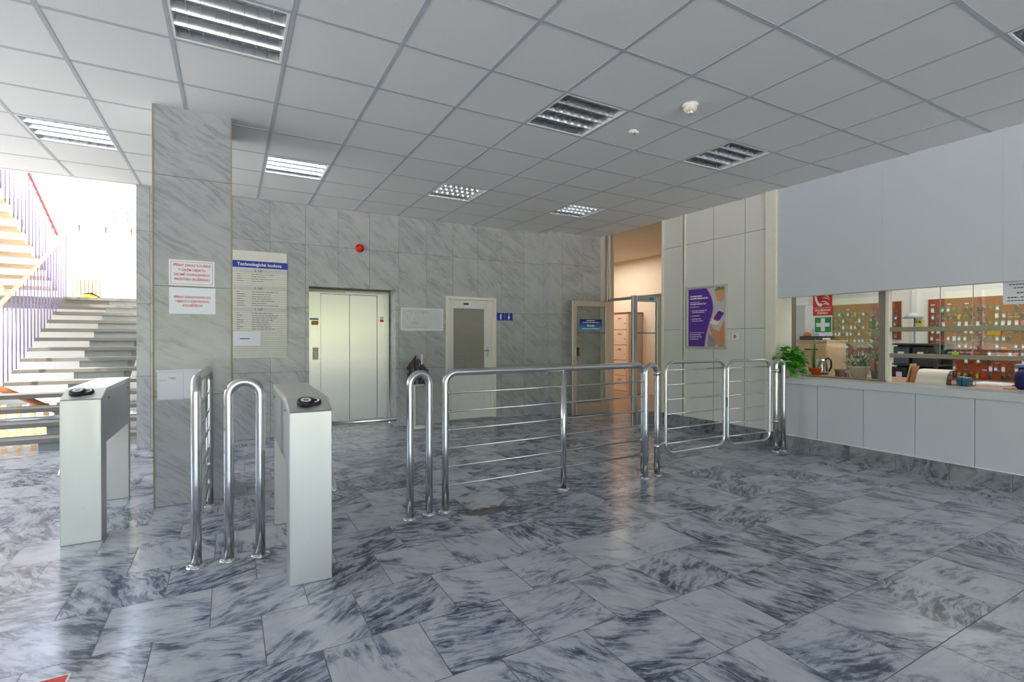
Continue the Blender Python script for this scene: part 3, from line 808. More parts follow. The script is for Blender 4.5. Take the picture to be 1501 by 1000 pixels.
u_loop((5.389, 3.514), (5.496, 3.494), 1.050, 'polished steel hoop post against the reception counter')

def railing(p, q, mid, top, label):
    p = Vector((p[0], p[1])); q = Vector((q[0], q[1])); ax = (q - p); L = ax.length; ax.normalize()
    t = thing('railing', label, 'railing', (p.x, p.y, 0))
    zt = top - RT; R = .085
    A = Vector((p.x, p.y)) + ax * R; B = Vector((q.x, q.y)) - ax * R
    pts = [(p.x, p.y, .001), (p.x, p.y, .5)] + arc((A.x, A.y, zt - R), R, PI, PI / 2, ax) + [((A.x + B.x) / 2, (A.y + B.y) / 2, zt)] + arc((B.x, B.y, zt - R), R, PI / 2, 0, ax) + [(q.x, q.y, .5), (q.x, q.y, .001)]
    MB().sweep(pts, RT, 20).build('frame', STEEL, t)
    for m in mid:
        c = p + ax * m
        MB().cyl((c.x, c.y, .001), (c.x, c.y, zt - .015), RT * .92, 20).build('post', STEEL, t); flange(c, t)
    for z in (.875, .737, .600, .463, .326, .188):
        a = p + ax * (RT - .004); b = q - ax * (RT - .004)
        MB().cyl((a.x, a.y, z), (b.x, b.y, z), .0075, 10).cyl((a.x, a.y, z), (a.x + ax.x * .012, a.y + ax.y * .012, z), .011, 10).cyl((b.x - ax.x * .012, b.y - ax.y * .012, z), (b.x, b.y, z), .011, 10).build('rung', STEEL, t)
    flange(p, t); flange(q, t)
    return t
railing((1.387, 3.486), (3.395, 3.535), [1.08], 1.055, 'long polished steel railing in the middle of the hall')
railing((-.168, 3.323), (-.141, 4.490), [], 1.075, 'short polished steel railing seen end-on, running to the marble pillar')

def gate(p, q, z0, z1, hz, hinge_at, label, latch=None):
    p = Vector((p[0], p[1])); q = Vector((q[0], q[1])); ax = (q - p); ax.normalize()
    t = thing('gate', label, 'gate', ((p.x + q.x) / 2, (p.y + q.y) / 2, 0), 'steel swing gates')
    r = .0165; R = .10
    A = p + ax * R; B = q - ax * R
    pts = arc((A.x, A.y, z1 - R), R, PI, PI / 2, ax) + arc((B.x, B.y, z1 - R), R, PI / 2, 0, ax) + arc((B.x, B.y, z0 + R), R, 0, -PI / 2, ax) + arc((A.x, A.y, z0 + R), R, -PI / 2, -PI, ax)
    MB().sweep(pts, r, 16, closed=True).build('frame', STEEL, t)
    for k in range(6):
        z = z1 - .075 - (z1 - z0 - .17) * k / 5
        ins = .018 if k in (0, 5) else .012
        a = p + ax * ins; b = q - ax * ins
        MB().cyl((a.x, a.y, z), (b.x, b.y, z), .0068, 10).build('rung', STEEL, t)
    for z in hz:
        a = p if hinge_at[0] == 0 else q
        h = Vector((hinge_at[1], hinge_at[2]))
        MB().cyl((a.x, a.y, z), (h.x, h.y, z), .010, 12).cyl((h.x, h.y, z - .02), (h.x, h.y, z + .02), .031, 18).build('hinge', STEEL, t)
    if latch:
        MB().box(p.x - .035, p.x - .012, p.y - .012, p.y + .012, .55, .65).box(p.x - .045, p.x - .012, p.y - .006, p.y + .006, .585, .61).build('latch', plain('grey_latch', rgb(120, 122, 124), .4, .7), t, bevel=.002)
    return t
gate((3.672, 3.52), (4.520, 3.52), .165, 1.048, (.955, .275), (0, 3.480, 3.443), 'left steel swing gate hanging from the hoop post by the railing')
gate((4.655, 3.58), (5.305, 3.535), .135, 1.040, (.915, .345), (1, 5.389, 3.514), 'right steel swing gate hanging from the hoop post by the counter', latch=True)

# ------------------------------------------------------------------ turnstiles
def turnstile(x0, x1, yf, side, label):
    t = thing('turnstile', label, 'turnstile', ((x0 + x1) / 2, yf + .5, 0), 'brushed steel turnstiles')
    L = 1.055; dep = .155
    poly = [(yf, 0), (yf, .898), (yf + .165, .925), (yf + L, .925), (yf + L, 0), (yf + L - .075, 0), (yf + L - .075, .60), (yf + dep, .60), (yf + dep, 0)]
    MB().prism(poly, lambda u, v, d: (d, u, v), x0, x1).build('body', BRUSH, t, bevel=.004)
    poly = [(yf - .002, .900), (yf + .165, .957), (yf + L + .001, .965), (yf + L + .001, .927), (yf + .165, .9265), (yf + .01, .900)]
    MB().prism(poly, lambda u, v, d: (d, u, v), x0 - .001, x1 + .001).build('lid', BRUSHL, t, bevel=.003)
    # card reader: two overlapping black pucks with white rings on the sloping face
    ang = math.atan2(.057, .167)
    rd = bpy.data.objects.new('card_reader', None); COL.objects.link(rd); rd.parent = t
    cx = x0 + (x1 - x0) * .49 if side > 0 else x0 + (x1 - x0) * .42
    rd.location = (cx - t.location.x, yf + .085 - t.location.y, .9295); rd.rotation_euler = (ang, 0, 0)
    mb = MB(); mb.lathe([(0, 0), (.040, 0), (.040, .012), (.036, .016), (0, .016)], (.026, .012, 0), 28)
    mb.lathe([(0, 0), (.044, 0), (.044, .020), (.040, .025), (0, .025)], (-.014, 0, 0), 28)
    mb.build('puck', BLACK, rd, local=True)
    mb = MB(); ring2d(mb, -.014, 0, .012, .026, .0255, 28); ring2d(mb, -.014, 0, 0, .005, .0255, 12); ring2d(mb, .026, .012, .020, .030, .0165, 28)
    mb.build('ring_mark', WHITE, rd, local=True)
    cx = (x0 + x1) / 2
    MB().cyl((cx, yf, .21), (cx, yf - .003, .21), .021, 22).cyl((cx, yf - .003, .21), (cx, yf - .006, .21), .012, 18).build('lock', BRUSH, t)
    xs = x1 if side > 0 else x0
    yh, zh = yf + .68, .715
    MB().cyl((xs - side * .01, yh, zh + .03), (xs + side * .035, yh, zh + .01), .075, 24, 0, .06).cyl((xs + side * .035, yh, zh + .01), (xs + side * .075, yh, zh - .025), .045, 24, 0, .036).build('hub', STEEL, t)
    h = Vector((xs + side * .05, yh, zh))
    for dv in (Vector((side, 0, 0)), Vector((side * .04, -.707, -.707)), Vector((side * .04, .707, -.707))):
        e = h + dv.normalized() * .50
        MB().sweep([h, e - dv.normalized() * .008, e], .0165, 16, rr=[.0165, .0165, .011]).build('arm', STEEL, t)
    bx = x1 if side < 0 else x0
    MB().cyl((bx, yf + .22, .885), (bx - side * .003, yf + .22, .885), .007, 12).cyl((bx, yf + .95, .885), (bx - side * .003, yf + .95, .885), .007, 12).build('screw', DARK, t)
    return t
turnstile(.264, .474, 2.812, 1, 'nearer brushed steel turnstile, right of the steel hoop post')
turnstile(-.915, -.712, 4.045, -1, 'farther brushed steel turnstile, left of the marble pillar')

t = thing('floor_sticker', 'red and white sticker lying on the floor at the bottom left corner', 'sticker', (-.69, 2.41, 0))
mb = MB(); c_, s_ = math.cos(.02), math.sin(.02)
mb.box(-.85, -.533, 2.32, 2.498, .0005, .002); mb.build('sheet', WHITE, t)
MB().box(-.843, -.540, 2.327, 2.491, .002, .0026).build('red_field', RED, t)
MB().cyl((-.625, 2.437, .0026), (-.625, 2.437, .003), .04, 20).build('emblem', WHITE, t)
st_m = bpy.data.materials.new('rust_stain'); _t = NT(st_m)
_o = _t.n('ShaderNodeTexCoord').outputs['Object']
_f = _t.noise(_o, 9., 6, .65)
_d = _t.n('ShaderNodeVectorMath', operation='LENGTH'); _t.l(_t.vm('MULTIPLY', _o, (3.0, 8., 0)), _d.inputs[0])
_a = _t.m('MULTIPLY', _t.m('GREATER_THAN', _t.m('SUBTRACT', _f, _t.m('MULTIPLY', _d.outputs['Value'], .42)), .24), .28)
_p = _t.bsdf(rgb(112, 98, 86), .5, Alpha=_a)
stn = MB().box(1.38, 1.95, 3.24, 3.46, .0003, .0008).build('floor_stain', st_m, loc=(1.64, 3.35, 0))
tag(stn, 'brown stain on the floor at the foot of the long railing', 'stain')

# ------------------------------------------------------------------ reception counter and its window
t = thing('reception_counter', 'white panelled reception counter on a marble plinth', 'counter', (XR + .2, 1.5, 0))
ys = [3.60, 3.214, 2.752, 2.303, 1.863, 1.42, .97, .52]
MB().box(XR - .012, XR + .09, .3, 3.598, 0, .155).build('plinth', PLINM, t)
for a, b in zip(ys, ys[1:]):
    MB().box(XR + .004, XR + .022, b + .002, a - .002, .16, .757).build('front_panel', COUNTW, t, bevel=.002)
MB().box(XR + .022, XR + .09, .3, 3.60, .155, .757).build('carcass', SEAM, t)
MB().box(XR - .02, 6.10, .3, 3.60, .757, .826).build('worktop', COUNTW, t, bevel=.005)
MB().box(XR - .004, XR + .02, .3, 3.60, .155, .163).build('bottom_edge', WHITE, t)

XG = 6.05
k_ = XG / 5.85
def zz(z): return 1.2844 + (z - 1.2844) * k_
w = struct(MB().box(XG - .04, XG + .04, 2.619 * k_ + .003, 2.681 * k_, .826, 1.80).box(XG - .04, XG + .04, 3.71, 3.76, .826, 1.80).build('window_3', plain('mullion_grey', rgb(128, 120, 110), .35, .3), bevel=.003), 'glazed service window over the reception counter', 'window')
MB().box(XG - .035, XG + .035, 2.589 * k_, 2.619 * k_, .826, 1.80).build('post', TRIMW, w)
MB().box(XG - .006, XG + .006, 2.681 * k_, 3.71, .84, 1.80).build('pane', GLASS, w)
RAILM = plain('service_rail', rgb(134, 128, 112), .3, .4)
MB().box(XG - .012, XG + .06, .3, 2.589 * k_, zz(1.350), zz(1.395)).build('upper_rail', RAILM, w, bevel=.002)
MB().box(XG - .012, XG + .06, .3, 2.645 * k_, zz(1.090), zz(1.130)).build('lower_rail', RAILM, w, bevel=.002)
MB().box(XG + .0, XG + .008, .3, 2.589 * k_, zz(1.395), 1.80).build('pane', GLASS, w)
MB().box(XG + .0, XG + .008, .3, 2.589 * k_, zz(1.130), zz(1.350)).build('pane', GLASS, w)
for y in (2.178, 1.937): MB().box(XG - .002, XG + .0, y * k_ - .003, y * k_ + .003, zz(1.130), 1.80).build('pane_joint', plain('joint_grey', rgb(170, 172, 168), .3), w)
MB().box(XG - .06, XG + .06, 2.70, 3.71, .826, .840).build('sill', plain('sill_wood', rgb(150, 120, 96), .5), w)
MB().box(XR + .1, XG + .06, YF, 3.685, 1.80, 1.86).build('head', PAINT, w)
struct(MB().box(XR + .12, XG + .1, 3.76, 4.85, 0, 2.6).box(XR + .12, 5.98, 3.70, 3.76, .826, 1.80).build('wall_office_side', PAINT))

# signs in the glass
def xg(y): return y * (XG - .008) / 5.87
t = thing('fire_sign', 'red fire reporting sign with a white receiver and flames in the service window', 'sign', (XG - .0075, xg(3.379), 1.2844 + (1.539 - 1.2844) * 1.033), rot=FACE_W)
W_, H_ = xg(3.379) - xg(3.166), .34
MB().box(0, W_, 0, H_, 0, .0025).build('backing', REDP, t, local=True)
mb = MB()
mb.box(.004, W_ - .004, .088, .092, .0025, .003)
pts = [(.022, .262), (.018, .225), (.026, .185), (.040, .150), (.058, .122), (.072, .110), (.098, .108), (.108, .120), (.106, .140), (.092, .148), (.078, .142), (.066, .156), (.052, .186), (.044, .222), (.046, .240), (.060, .250), (.056, .268), (.036, .274)]
mb.add([(u, v, .003) for u, v in pts], [tuple(range(len(pts)))])
for (x, y, l, a) in [(.110, .130, .085, -.05), (.095, .165, .10, -.28), (.110, .205, .09, -.25), (.120, .235, .08, -.4), (.10, .265, .09, -.3)]:
    p = []
    for s in range(9):
        u = s / 8; p.append((x + l * u, y + a * l * u + .010 * math.sin(u * PI * 1.3) + .006 * (1 - (2 * u - 1) ** 2)))
    for s in range(8, -1, -1):
        u = s / 8; p.append((x + l * u, y + a * l * u + .010 * math.sin(u * PI * 1.3) - .006 * (1 - (2 * u - 1) ** 2) - .001))
    p = [(min(u, W_ - .006), v) for u, v in p]
    mb.add([(u, v, .003) for u, v in p], [(i, i + 1, 16 - i, 17 - i) for i in range(8)])
mb.build('pictogram', WHITE, t, local=True)
text('OHLAŠOVNA', .030, WHITE, t, W_ / 2, .062, .0028, bold=.001)
text('POŽÁRU', .030, WHITE, t, W_ / 2, .028, .0028, bold=.001)
t = thing('first_aid_sign', 'green first aid sign with a white cross in the service window', 'sign', (XG - .0075, xg(3.365), 1.345), rot=FACE_W)
MB().box(0, .204, 0, .190, 0, .0025).build('backing', PAPER, t, local=True)
MB().box(.008, .196, .008, .182, .0025, .003).build('green_field', GREEN, t, local=True)
MB().box(.079, .125, .020, .170, .003, .0035).box(.026, .079, .073, .117, .003, .0035).box(.125, .178, .073, .117, .003, .0035).build('cross', PAPER, t, local=True)
t = thing('window_notice', 'white notice with dark lines of text at the top right of the service glass', 'notice', (XG - .0015, 1.735 * k_, 1.585), rot=FACE_W)
MB().box(0, .30, 0, .21, 0, .001).build('sheet', PAPER, t, local=True)
mb = MB()
for (a, b, y, h) in [(.04, .16, .170, .008), (.07, .15, .140, .008), (.09, .14, .095, .010), (.03, .10, .055, .010), (.115, .20, .055, .010), (.03, .16, .028, .008)]:
    x = a
    while x < b:
        mb.box(x, min(b, x + .018), y, y + h, .001, .0016); x += .022
mb.build('lettering', DARKINK, t, local=True)
t = tag(MB().box(XG - .0145, XG - .0125, 1.745 * k_, 1.835 * k_, zz(1.315), zz(1.350)).build('glass_label', YEL), 'yellow label stuck just below the upper rail of the service window', 'label')
t = thing('key_tag', 'lime green tag lying on the lower rail of the service window', 'tag', (XG, 2.06 * k_, zz(1.131)))
MB().box(XG - .02, XG + .0, 2.035 * k_, 2.083 * k_, zz(1.1305), zz(1.158)).build('body', YGRN, t, bevel=.004)
MB().cyl((XG - .01, 2.06 * k_, zz(1.156)), (XG - .01, 2.06 * k_, zz(1.166)), .006, 10).build('knob', WHITE, t)

# ------------------------------------------------------------------ office things
# key boards
XO = 8.30
def key_mesh(name, tagmat, kind):
    mb = MB()
    ring = [(0, .012 * math.cos(2 * PI * k / 10), -.012 + .012 * math.sin(2 * PI * k / 10)) for k in range(10)]
    mb.sweep(ring, .0018, 5, True, 0)
    if kind == 0:      # key and tag
        mb.box(-.004, .0, -.013, .013, -.05, -.022, 0); mb.box(-.003, -.001, -.004, .004, -.09, -.05, 0)
        mb.box(-.008, -.005, -.004, .022, -.085, -.03, 1)
    elif kind == 1:    # tag in front
        mb.box(-.008, -.004, -.017, .017, -.085, -.022, 1); mb.box(-.009, -.008, -.012, .012, -.07, -.04, 2)
    elif kind == 2:    # a bunch
        for k, a in enumerate((-.35, -.05, .3)):
            ca, sa = math.cos(a), math.sin(a)
            def R(u, v): return (u * ca - v * sa, u * sa + v * ca - .02)
            for (u0, u1, v0, v1, m) in [(-.011, .011, -.03, -.004, 0 if k != 1 else 1), (-.003, .003, -.065, -.03, 0)]:
                x = -.004 - .004 * k
                c = [R(u0, v0), R(u1, v0), R(u1, v1), R(u0, v1)]
                mb.add([(x, p[0], p[1]) for p in c] + [(x - .002, p[0], p[1]) for p in c], [(0, 1, 2, 3), (7, 6, 5, 4), (0, 4, 5, 1), (1, 5, 6, 2), (2, 6, 7, 3), (3, 7, 4, 0)], m)
    me_o = mb.build(name, [KEYM if kind != 2 else BRASS, tagmat, PAPER])
    return me_o
kinds = [('white-tagged', plain('tag_white', rgb(196, 198, 202), .4), 1), ('yellow-tagged', plain('tag_yellow', rgb(190, 172, 70), .4), 0), ('dark', DARK, 0), ('brass', BRASS, 2), ('grey-tagged', plain('tag_grey', rgb(138, 140, 146), .4), 1),
         ('green-tagged', TEAL, 1), ('pink-tagged', PINK, 0), ('red-tagged', REDP, 0), ('blue-tagged', plain('tag_blue', rgb(90, 110, 170), .4), 1)]
KW = [12, 9, 30, 34, 18, 3, 3, 2, 5]
protos = [key_mesh('key', mt, kd) for _, mt, kd in kinds]
used = [False] * len(protos)
ORD = ['top', 'second', 'third', 'fourth', 'fifth', 'sixth', 'seventh', 'eighth', 'ninth', 'tenth']
def hang(y, z, k, label, group):
    o = protos[k]
    if used[k]:
        o = protos[k].copy(); COL.objects.link(o)
    used[k] = True
    o.location = (XO - .028, y, z); o.rotation_euler = (random.uniform(-.12, .12), 0, 0)
    tag(o, label, 'key', group)
def keyboard(y0, y1, z0, z1, cols, rows, label, short, group, miss, hooklen=.02):
    b = thing('key_board', label, 'key board', (XO, (y0 + y1) / 2, z0))
    MB().box(XO - .018, XO - .001, y0, y1, z0, z1).build('panel', CORK, b)
    mb = MB()
    rr = random.Random(int(y0 * 100))
    for q in range(rows):
        z = z1 - .10 - (z1 - z0 - .20) * q / max(1, rows - 1)
        for c in range(cols):
            y = y1 - .05 - (y1 - y0 - .10) * c / max(1, cols - 1)
            mb.cyl((XO - .018, y, z), (XO - .038, y, z + .004), .0022, 6)
            if rr.random() < .22 and (cols * rows) > 20:
                MB().box(XO - .0195, XO - .018, y - .022, y + .022, z + .016, z + .030).build('label_strip', plain('strip_paper', rgb(200, 200, 204), .5), b)
            if rr.random() < miss: continue
            k = rr.choices(range(len(kinds)), KW)[0]
            hang(y + rr.uniform(-.004, .004), z, k, '%s key in the %s hook row of the %s' % (kinds[k][0], ORD[q], short), group)
    mb.build('hook', KEYM, b)
    MB().box(XO - .02, XO - .001, y0 - .006, y0, z0, z1).box(XO - .02, XO - .001, y1, y1 + .006, z0, z1).build('edge', plain('board_edge', rgb(190, 178, 160), .5), b)
    return b
keyboard(3.80, 4.62, .80, 1.80, 14, 9, 'orange key board behind the potted plants', 'key board behind the plants', 'keys on the board behind the plants', .18)
keyboard(3.53, 3.645, 1.27, 1.81, 2, 5, 'narrow orange key board next to the white mullion', 'narrow key board', 'keys on the narrow board', .1)
keyboard(1.98, 3.215, .76, 1.81, 20, 10, 'large orange key board at the right of the office', 'large key board', 'keys on the large board', .16)

# wooden cabinet with two doors, papers and a printer tray on it
cb = thing('cabinet', 'pale wooden cabinet with two doors behind the service glass', 'cabinet', (7.55, 4.22, 0))
MB().box(7.31, 7.8, 4.012, 4.43, 0, 1.235).build('body', LWOOD, cb, bevel=.003)
for y0, y1, hy in ((4.225, 4.425, 4.27), (4.017, 4.217, 4.17)):
    dd = MB().box(7.292, 7.31, y0, y1, .06, 1.19).build('door', LWOOD, cb, bevel=.002)
    MB().box(7.275, 7.292, hy - .04, hy + .04, 1.115, 1.13).build('handle', BLACK, dd)
MB().box(7.29, 7.82, 4.0, 4.44, 1.235, 1.255).build('top', LWOOD, cb)
cc = thing('office_cabinet', 'tall pale grey cupboard at the back left of the office', 'cabinet', (7.9, 4.62, 0))
MB().box(7.55, 8.25, 4.45, 4.84, 0, 1.78).build('body', plain('pale_grey', rgb(204, 208, 212), .5), cc, bevel=.004)
MB().box(7.535, 7.55, 4.455, 4.835, .05, 1.75).build('door', plain('pale_grey', rgb(204, 208, 212), .5), cc, bevel=.003)
t = thing('paper_tray', 'black letter tray with papers on top of the wooden cabinet', 'tray', (7.5, 4.25, 1.255))
MB().box(7.34, 7.66, 4.10, 4.42, 1.256, 1.262).box(7.34, 7.36, 4.10, 4.42, 1.262, 1.315).box(7.64, 7.66, 4.10, 4.42, 1.262, 1.315).box(7.36, 7.64, 4.40, 4.42, 1.262, 1.315).build('tray', BLACK, t)
MB().box(7.37, 7.63, 4.14, 4.39, 1.2625, 1.285).build('papers', PAPER, t)
tag(MB().box(7.45, 7.62, 4.20, 4.30, 1.318, 1.42).build('box', plain('lilac_box', rgb(186, 190, 216), .5), bevel=.004), 'pale lilac carton on the letter tray', 'box')
bpy.data.objects['box'].location.z = -.004
t = tag(MB().lathe([(0, 0), (.05, .002), (.055, .03), (.03, .055), (0, .06)], (7.5, 4.40, 1.315), 12).build('cloth_bundle', plain('orange_cloth', rgb(214, 110, 50), .7)), 'orange bundle at the left end of the letter tray', 'bundle')

# things on the inner shelf
tag(MB().box(6.103, 6.9, .3, 3.69, .775, .826).build('inner_desk', plain('desk_wood', rgb(170, 130, 100), .5), bevel=.003), 'brown desk running along the inside of the service window', 'desk')
DT = .8265
def pot(name, label, c, r0, r1, h, mat, cat='plant pot'):
    t = thing(name, label, cat, (c[0], c[1], c[2]))
    MB().lathe([(0, 0), (r0, 0), (r1, h - .015), (r1 + .004, h - .015), (r1 + .004, h), (r1 - .006, h), (r1 - .008, h - .02), (0, h - .02)], c, 26).build('pot', mat, t)
    MB().lathe([(0, h - .018), (r1 - .008, h - .018)], c, 20).build('soil', SOIL, t)
    return t
def leaf(mb, base, dirv, L, W, droop=.3, heart=True, m=0, up=None):
    d = Vector(dirv).normalized(); upv = Vector((0, 0, 1)) if up is None else Vector(up)
    s = d.cross(upv)
    if s.length < .05: s = Vector((1, 0, 0))
    s.normalize(); nrm = s.cross(d).normalized()
    prof = [(0, .0), (.02, .55), (.2, 1.0), (.45, .9), (.7, .58), (.88, .25), (1., .0)] if heart else [(0, .12), (.1, .5), (.35, 1.), (.6, .85), (.85, .4), (1., 0.)]
    vs = []; fs = []
    for (u, w) in prof:
        c = Vector(base) + d * (L * u) - Vector((0, 0, 1)) * (droop * L * u * u)
        back = -d * (.12 * L if heart and u == .02 else 0)
        vs += [c + s * (w * W) + nrm * (.10 * w * W) + back, c, c - s * (w * W) + nrm * (.10 * w * W) + back]
    for i in range(len(prof) - 1):
        a = 3 * i; fs += [(a, a + 1, a + 4, a + 3), (a + 1, a + 2, a + 5, a + 4)]
    mb.add(vs, fs, m, True)
R5 = random.Random(11)
pc = (5.775, 3.52, .8265)
t = pot('potted_plant', 'bushy bright green leafy plant at the left end of the counter', pc, .06, .075, .12, plain('white_pot', rgb(220, 214, 196), .4), 'plant')
MB().lathe([(0, 0), (.10, 0), (.115, .012), (.108, .012), (.095, .004), (0, .004)], pc, 24).build('saucer', POTW, t)
mb = MB(); stm = MB()
k = 0
while k < 270:
    a = R5.uniform(0, 2 * PI); e = R5.uniform(-.55, 1.35)
    rad = .205 * R5.uniform(.5, 1.0)
    p = Vector((5.74 + rad * math.cos(a) * math.cos(e * .8) * .85, 3.595 + rad * math.sin(a) * math.cos(e * .8), pc[2] + .155 + rad * math.sin(e)))
    if p.x > XG - .10 or p.z < pc[2] + .045 or (p.y > 3.60 and p.x > 5.60): continue
    k += 1
    o = p - Vector((5.74, 3.595, pc[2] + .12))
    dv = Vector((o.x, o.y, o.z * .3)) + Vector((R5.uniform(-.08, .02), R5.uniform(-.06, .06), R5.uniform(-.06, .04)))
    if dv.y > 0 and p.x > 5.52 and p.y > 3.55: dv.y *= -.2
    leaf(mb, p, dv, R5.uniform(.055, .085), R5.uniform(.026, .038), R5.uniform(.1, .5), True, k % 2)
    if k % 7 == 0: stm.sweep([(pc[0], pc[1], pc[2] + .10), (pc[0] + (p.x - pc[0]) * .5, pc[1] + (p.y - pc[1]) * .5, pc[2] + .14 + max(0, o.z) * .5), tuple(p)], .0025, 5)
for (dx, dy, dz) in [(-.06, .03, .33), (-.02, -.04, .36), (-.10, .04, .37)]:
    stm.sweep([(pc[0], pc[1], pc[2] + .12), (pc[0] + dx * .6, pc[1] + dy * .6, pc[2] + dz * .7), (pc[0] + dx, pc[1] + dy, pc[2] + dz)], .003, 5)
    leaf(mb, (pc[0] + dx, pc[1] + dy, pc[2] + dz), (-.1, -.6, .1), .08, .026, .2, True, 0)
    leaf(mb, (pc[0] + dx, pc[1] + dy, pc[2] + dz), (-.3, .5, .2), .07, .024, .2, True, 1)
fo = mb.build('foliage', [LEAF, plain('leaf_green_deep', rgb(72, 162, 58), .35, 0, .3, 14)], t)
stm.build('stem', LEAF, t)

t = pot('potted_cactus', 'tall thin cactus in an orange pot behind the glass', (6.30, 3.60, DT), .055, .072, .095, TERRA, 'plant')
MB().sweep([(6.30, 3.61, DT + .07), (6.30, 3.615, DT + .2), (6.30, 3.605, DT + .32), (6.30, 3.60, DT + .45)], .016, 10, rr=[.018, .017, .014, .004]).build('stem', LEAFD, t)
mb = MB()
for s in (-1, 1): leaf(mb, (6.29, 3.605, DT + .33), (0, s, .45), .05, .015, .1, False)
for k in range(5): leaf(mb, (6.28, 3.555, DT + .09), (R5.uniform(-.3, .3), R5.uniform(-.6, .3), 1.), R5.uniform(.08, .16), .012, .1, False)
mb.build('foliage', LEAFG, t)
t = thing('kettle', 'steel electric kettle with a black handle behind the orange pot', 'kettle', (6.55, 3.665, DT))
kc = (6.55, 3.665, DT)
MB().lathe([(0, .015), (.075, .015), (.078, .03), (.062, .17), (.055, .19), (0, .195)], kc, 26).build('body', STEEL, t)
MB().lathe([(0, 0), (.08, 0), (.08, .016), (0, .016)], kc, 26).build('base', BLACK, t)
MB().sweep([(6.55, 3.61, DT + .19), (6.55, 3.58, DT + .21), (6.55, 3.545, DT + .18), (6.55, 3.54, DT + .10), (6.55, 3.57, DT + .04)], .011, 10).build('handle', BLACK, t)
t = pot('bowl', 'round olive bowl of dark odds and ends behind the glass', (6.42, 3.365, DT), .05, .062, .085, OLIVE, 'bowl')
t = pot('potted_plant', 'cream pot with spiky pale green leaves in the middle of the window', (6.35, 3.125, DT), .072, .105, .135, POTW, 'plant')
mb = MB()
for k in range(80):
    a = R5.uniform(0, 2 * PI); q = R5.uniform(.02, .09)
    leaf(mb, (6.35 + q * math.cos(a) * .7, 3.125 + q * math.sin(a), DT + .115), (math.cos(a) * R5.uniform(.2, .9), math.sin(a) * R5.uniform(.2, .9) + .15, R5.uniform(.7, 1.3)), R5.uniform(.14, .32), R5.uniform(.009, .016), R5.uniform(.2, .9), False, k % 2)
mb.build('foliage', [LEAFG, LEAFD], t)
t = pot('potted_plant', 'tall plant with long drooping leaves beside the mullion', (6.36, 2.955, DT), .04, .05, .10, plain('green_pot', rgb(66, 84, 60), .5), 'plant')
mb = MB(); stm = MB()
stm.sweep([(6.36, 2.955, DT + .08), (6.36, 2.965, DT + .30), (6.36, 2.975, DT + .62)], .010, 8)
stm.build('stem', LEAFD, t)
for k in range(30):
    h = DT + .14 + .5 * k / 30; a = k * 2.4
    leaf(mb, (6.36, 2.96 + .015 * k / 30, h), (math.cos(a) * .6, math.sin(a) * .8 + .1, R5.uniform(.5, 1.2)), R5.uniform(.18, .28), R5.uniform(.016, .028), R5.uniform(.3, .9), False, k % 2)
mb.build('foliage', [LEAFG, LEAFD], t)
for k, (y, m, lab) in enumerate([(3.275, plain('jar_red', rgb(150, 60, 56), .3), 'small red bottle beside the cream plant pot'), (3.245, plain('jar_white', rgb(210, 196, 196), .3), 'small whitish bottle nearest the cream plant pot')]):
    t = thing('bottle', lab, 'bottle', (6.36, y, DT))
    MB().lathe([(0, 0), (.013, 0), (.013, .045), (.007, .055), (0, .056)], (6.36, y, DT), 12).build('body', m, t)
    MB().cyl((6.36, y, DT + .055), (6.36, y, DT + .068), .008, 10).build('cap', WHITE, t)
t = thing('spray_bottle', 'yellow spray bottle standing next to the mullion', 'bottle', (6.28, 2.82, DT))
MB().lathe([(0, 0), (.022, 0), (.022, .07), (.010, .10), (.010, .115), (0, .116)], (6.28, 2.82, DT), 14).build('body', YEL, t)
MB().box(6.25, 6.30, 2.81, 2.83, DT + .115, DT + .135).build('trigger', WHITE, t)

# right-hand half of the window
t = thing('paper_cover', 'curved off-white board standing on the counter below the rails', 'cover', (6.12, 2.33, .8265))
prof = []
for k in range(9):
    a = PI / 2 * k / 8
    prof.append((.05 + .13 * (1 - math.cos(a)), .055 + .075 * math.sin(a)))
outer = [(.0, 0.), (.006, .03)] + [(.02 + .10 * (k / 8) ** 1.6, .04 + .10 * math.sin(PI / 2 * k / 8)) for k in range(9)] + [(.20, .142)]
inner = [(u + .004, v - .005) for u, v in reversed(outer)]
MB().prism(outer + inner, lambda u, v, d: (6.07 + u, d, .8275 + max(v, 0)), 2.215, 2.465).build('board', plain('off_white_board', rgb(226, 218, 206), .4), t)
MB().box(6.21, 6.23, 2.22, 2.46, .8265, .962).build('support', LWOOD, t)
t = thing('wire_basket', 'black wire basket holding blue books on the counter', 'basket', (6.16, 2.12, .8265))
a, b, c, dd, z0, z1 = 6.08, 6.24, 2.045, 2.20, .829, .925
mb = MB()
for z in (z0, (z0 + z1) / 2, z1): mb.sweep([(a, c, z), (b, c, z), (b, dd, z), (a, dd, z)], .0028, 6, True)
for k in range(8):
    y = c + (dd - c) * k / 7
    for x in (a, b): mb.cyl((x, y, z0), (x, y, z1), .0018, 5)
mb.build('wire_frame', BLACK, t)
for k, (y0, y1, h, lab) in enumerate([(2.06, 2.10, .072, 'light blue book in the wire basket, right one'), (2.105, 2.14, .078, 'blue book in the wire basket, left one')]):
    bk = thing('book', lab, 'book', (6.16, (y0 + y1) / 2, .833), 'books in the wire basket')
    MB().box(6.10, 6.22, y0, y1, .833, .833 + h).build('cover', plain('book_blue%d' % k, rgb(40 + 20 * k, 120 - 10 * k, 150 + 10 * k), .5), bk, bevel=.002)
    MB().box(6.103, 6.217, y0 + .004, y1 - .004, .833 + h, .834 + h).build('pages', PAPER, bk)
t = thing('backpack', 'dark navy backpack at the right edge of the window', 'bag', (6.20, 1.66, .8265))
mb = MB()
prof = [(0, 0), (.085, .004), (.10, .03), (.105, .10), (.095, .15), (.06, .175), (0, .18)]
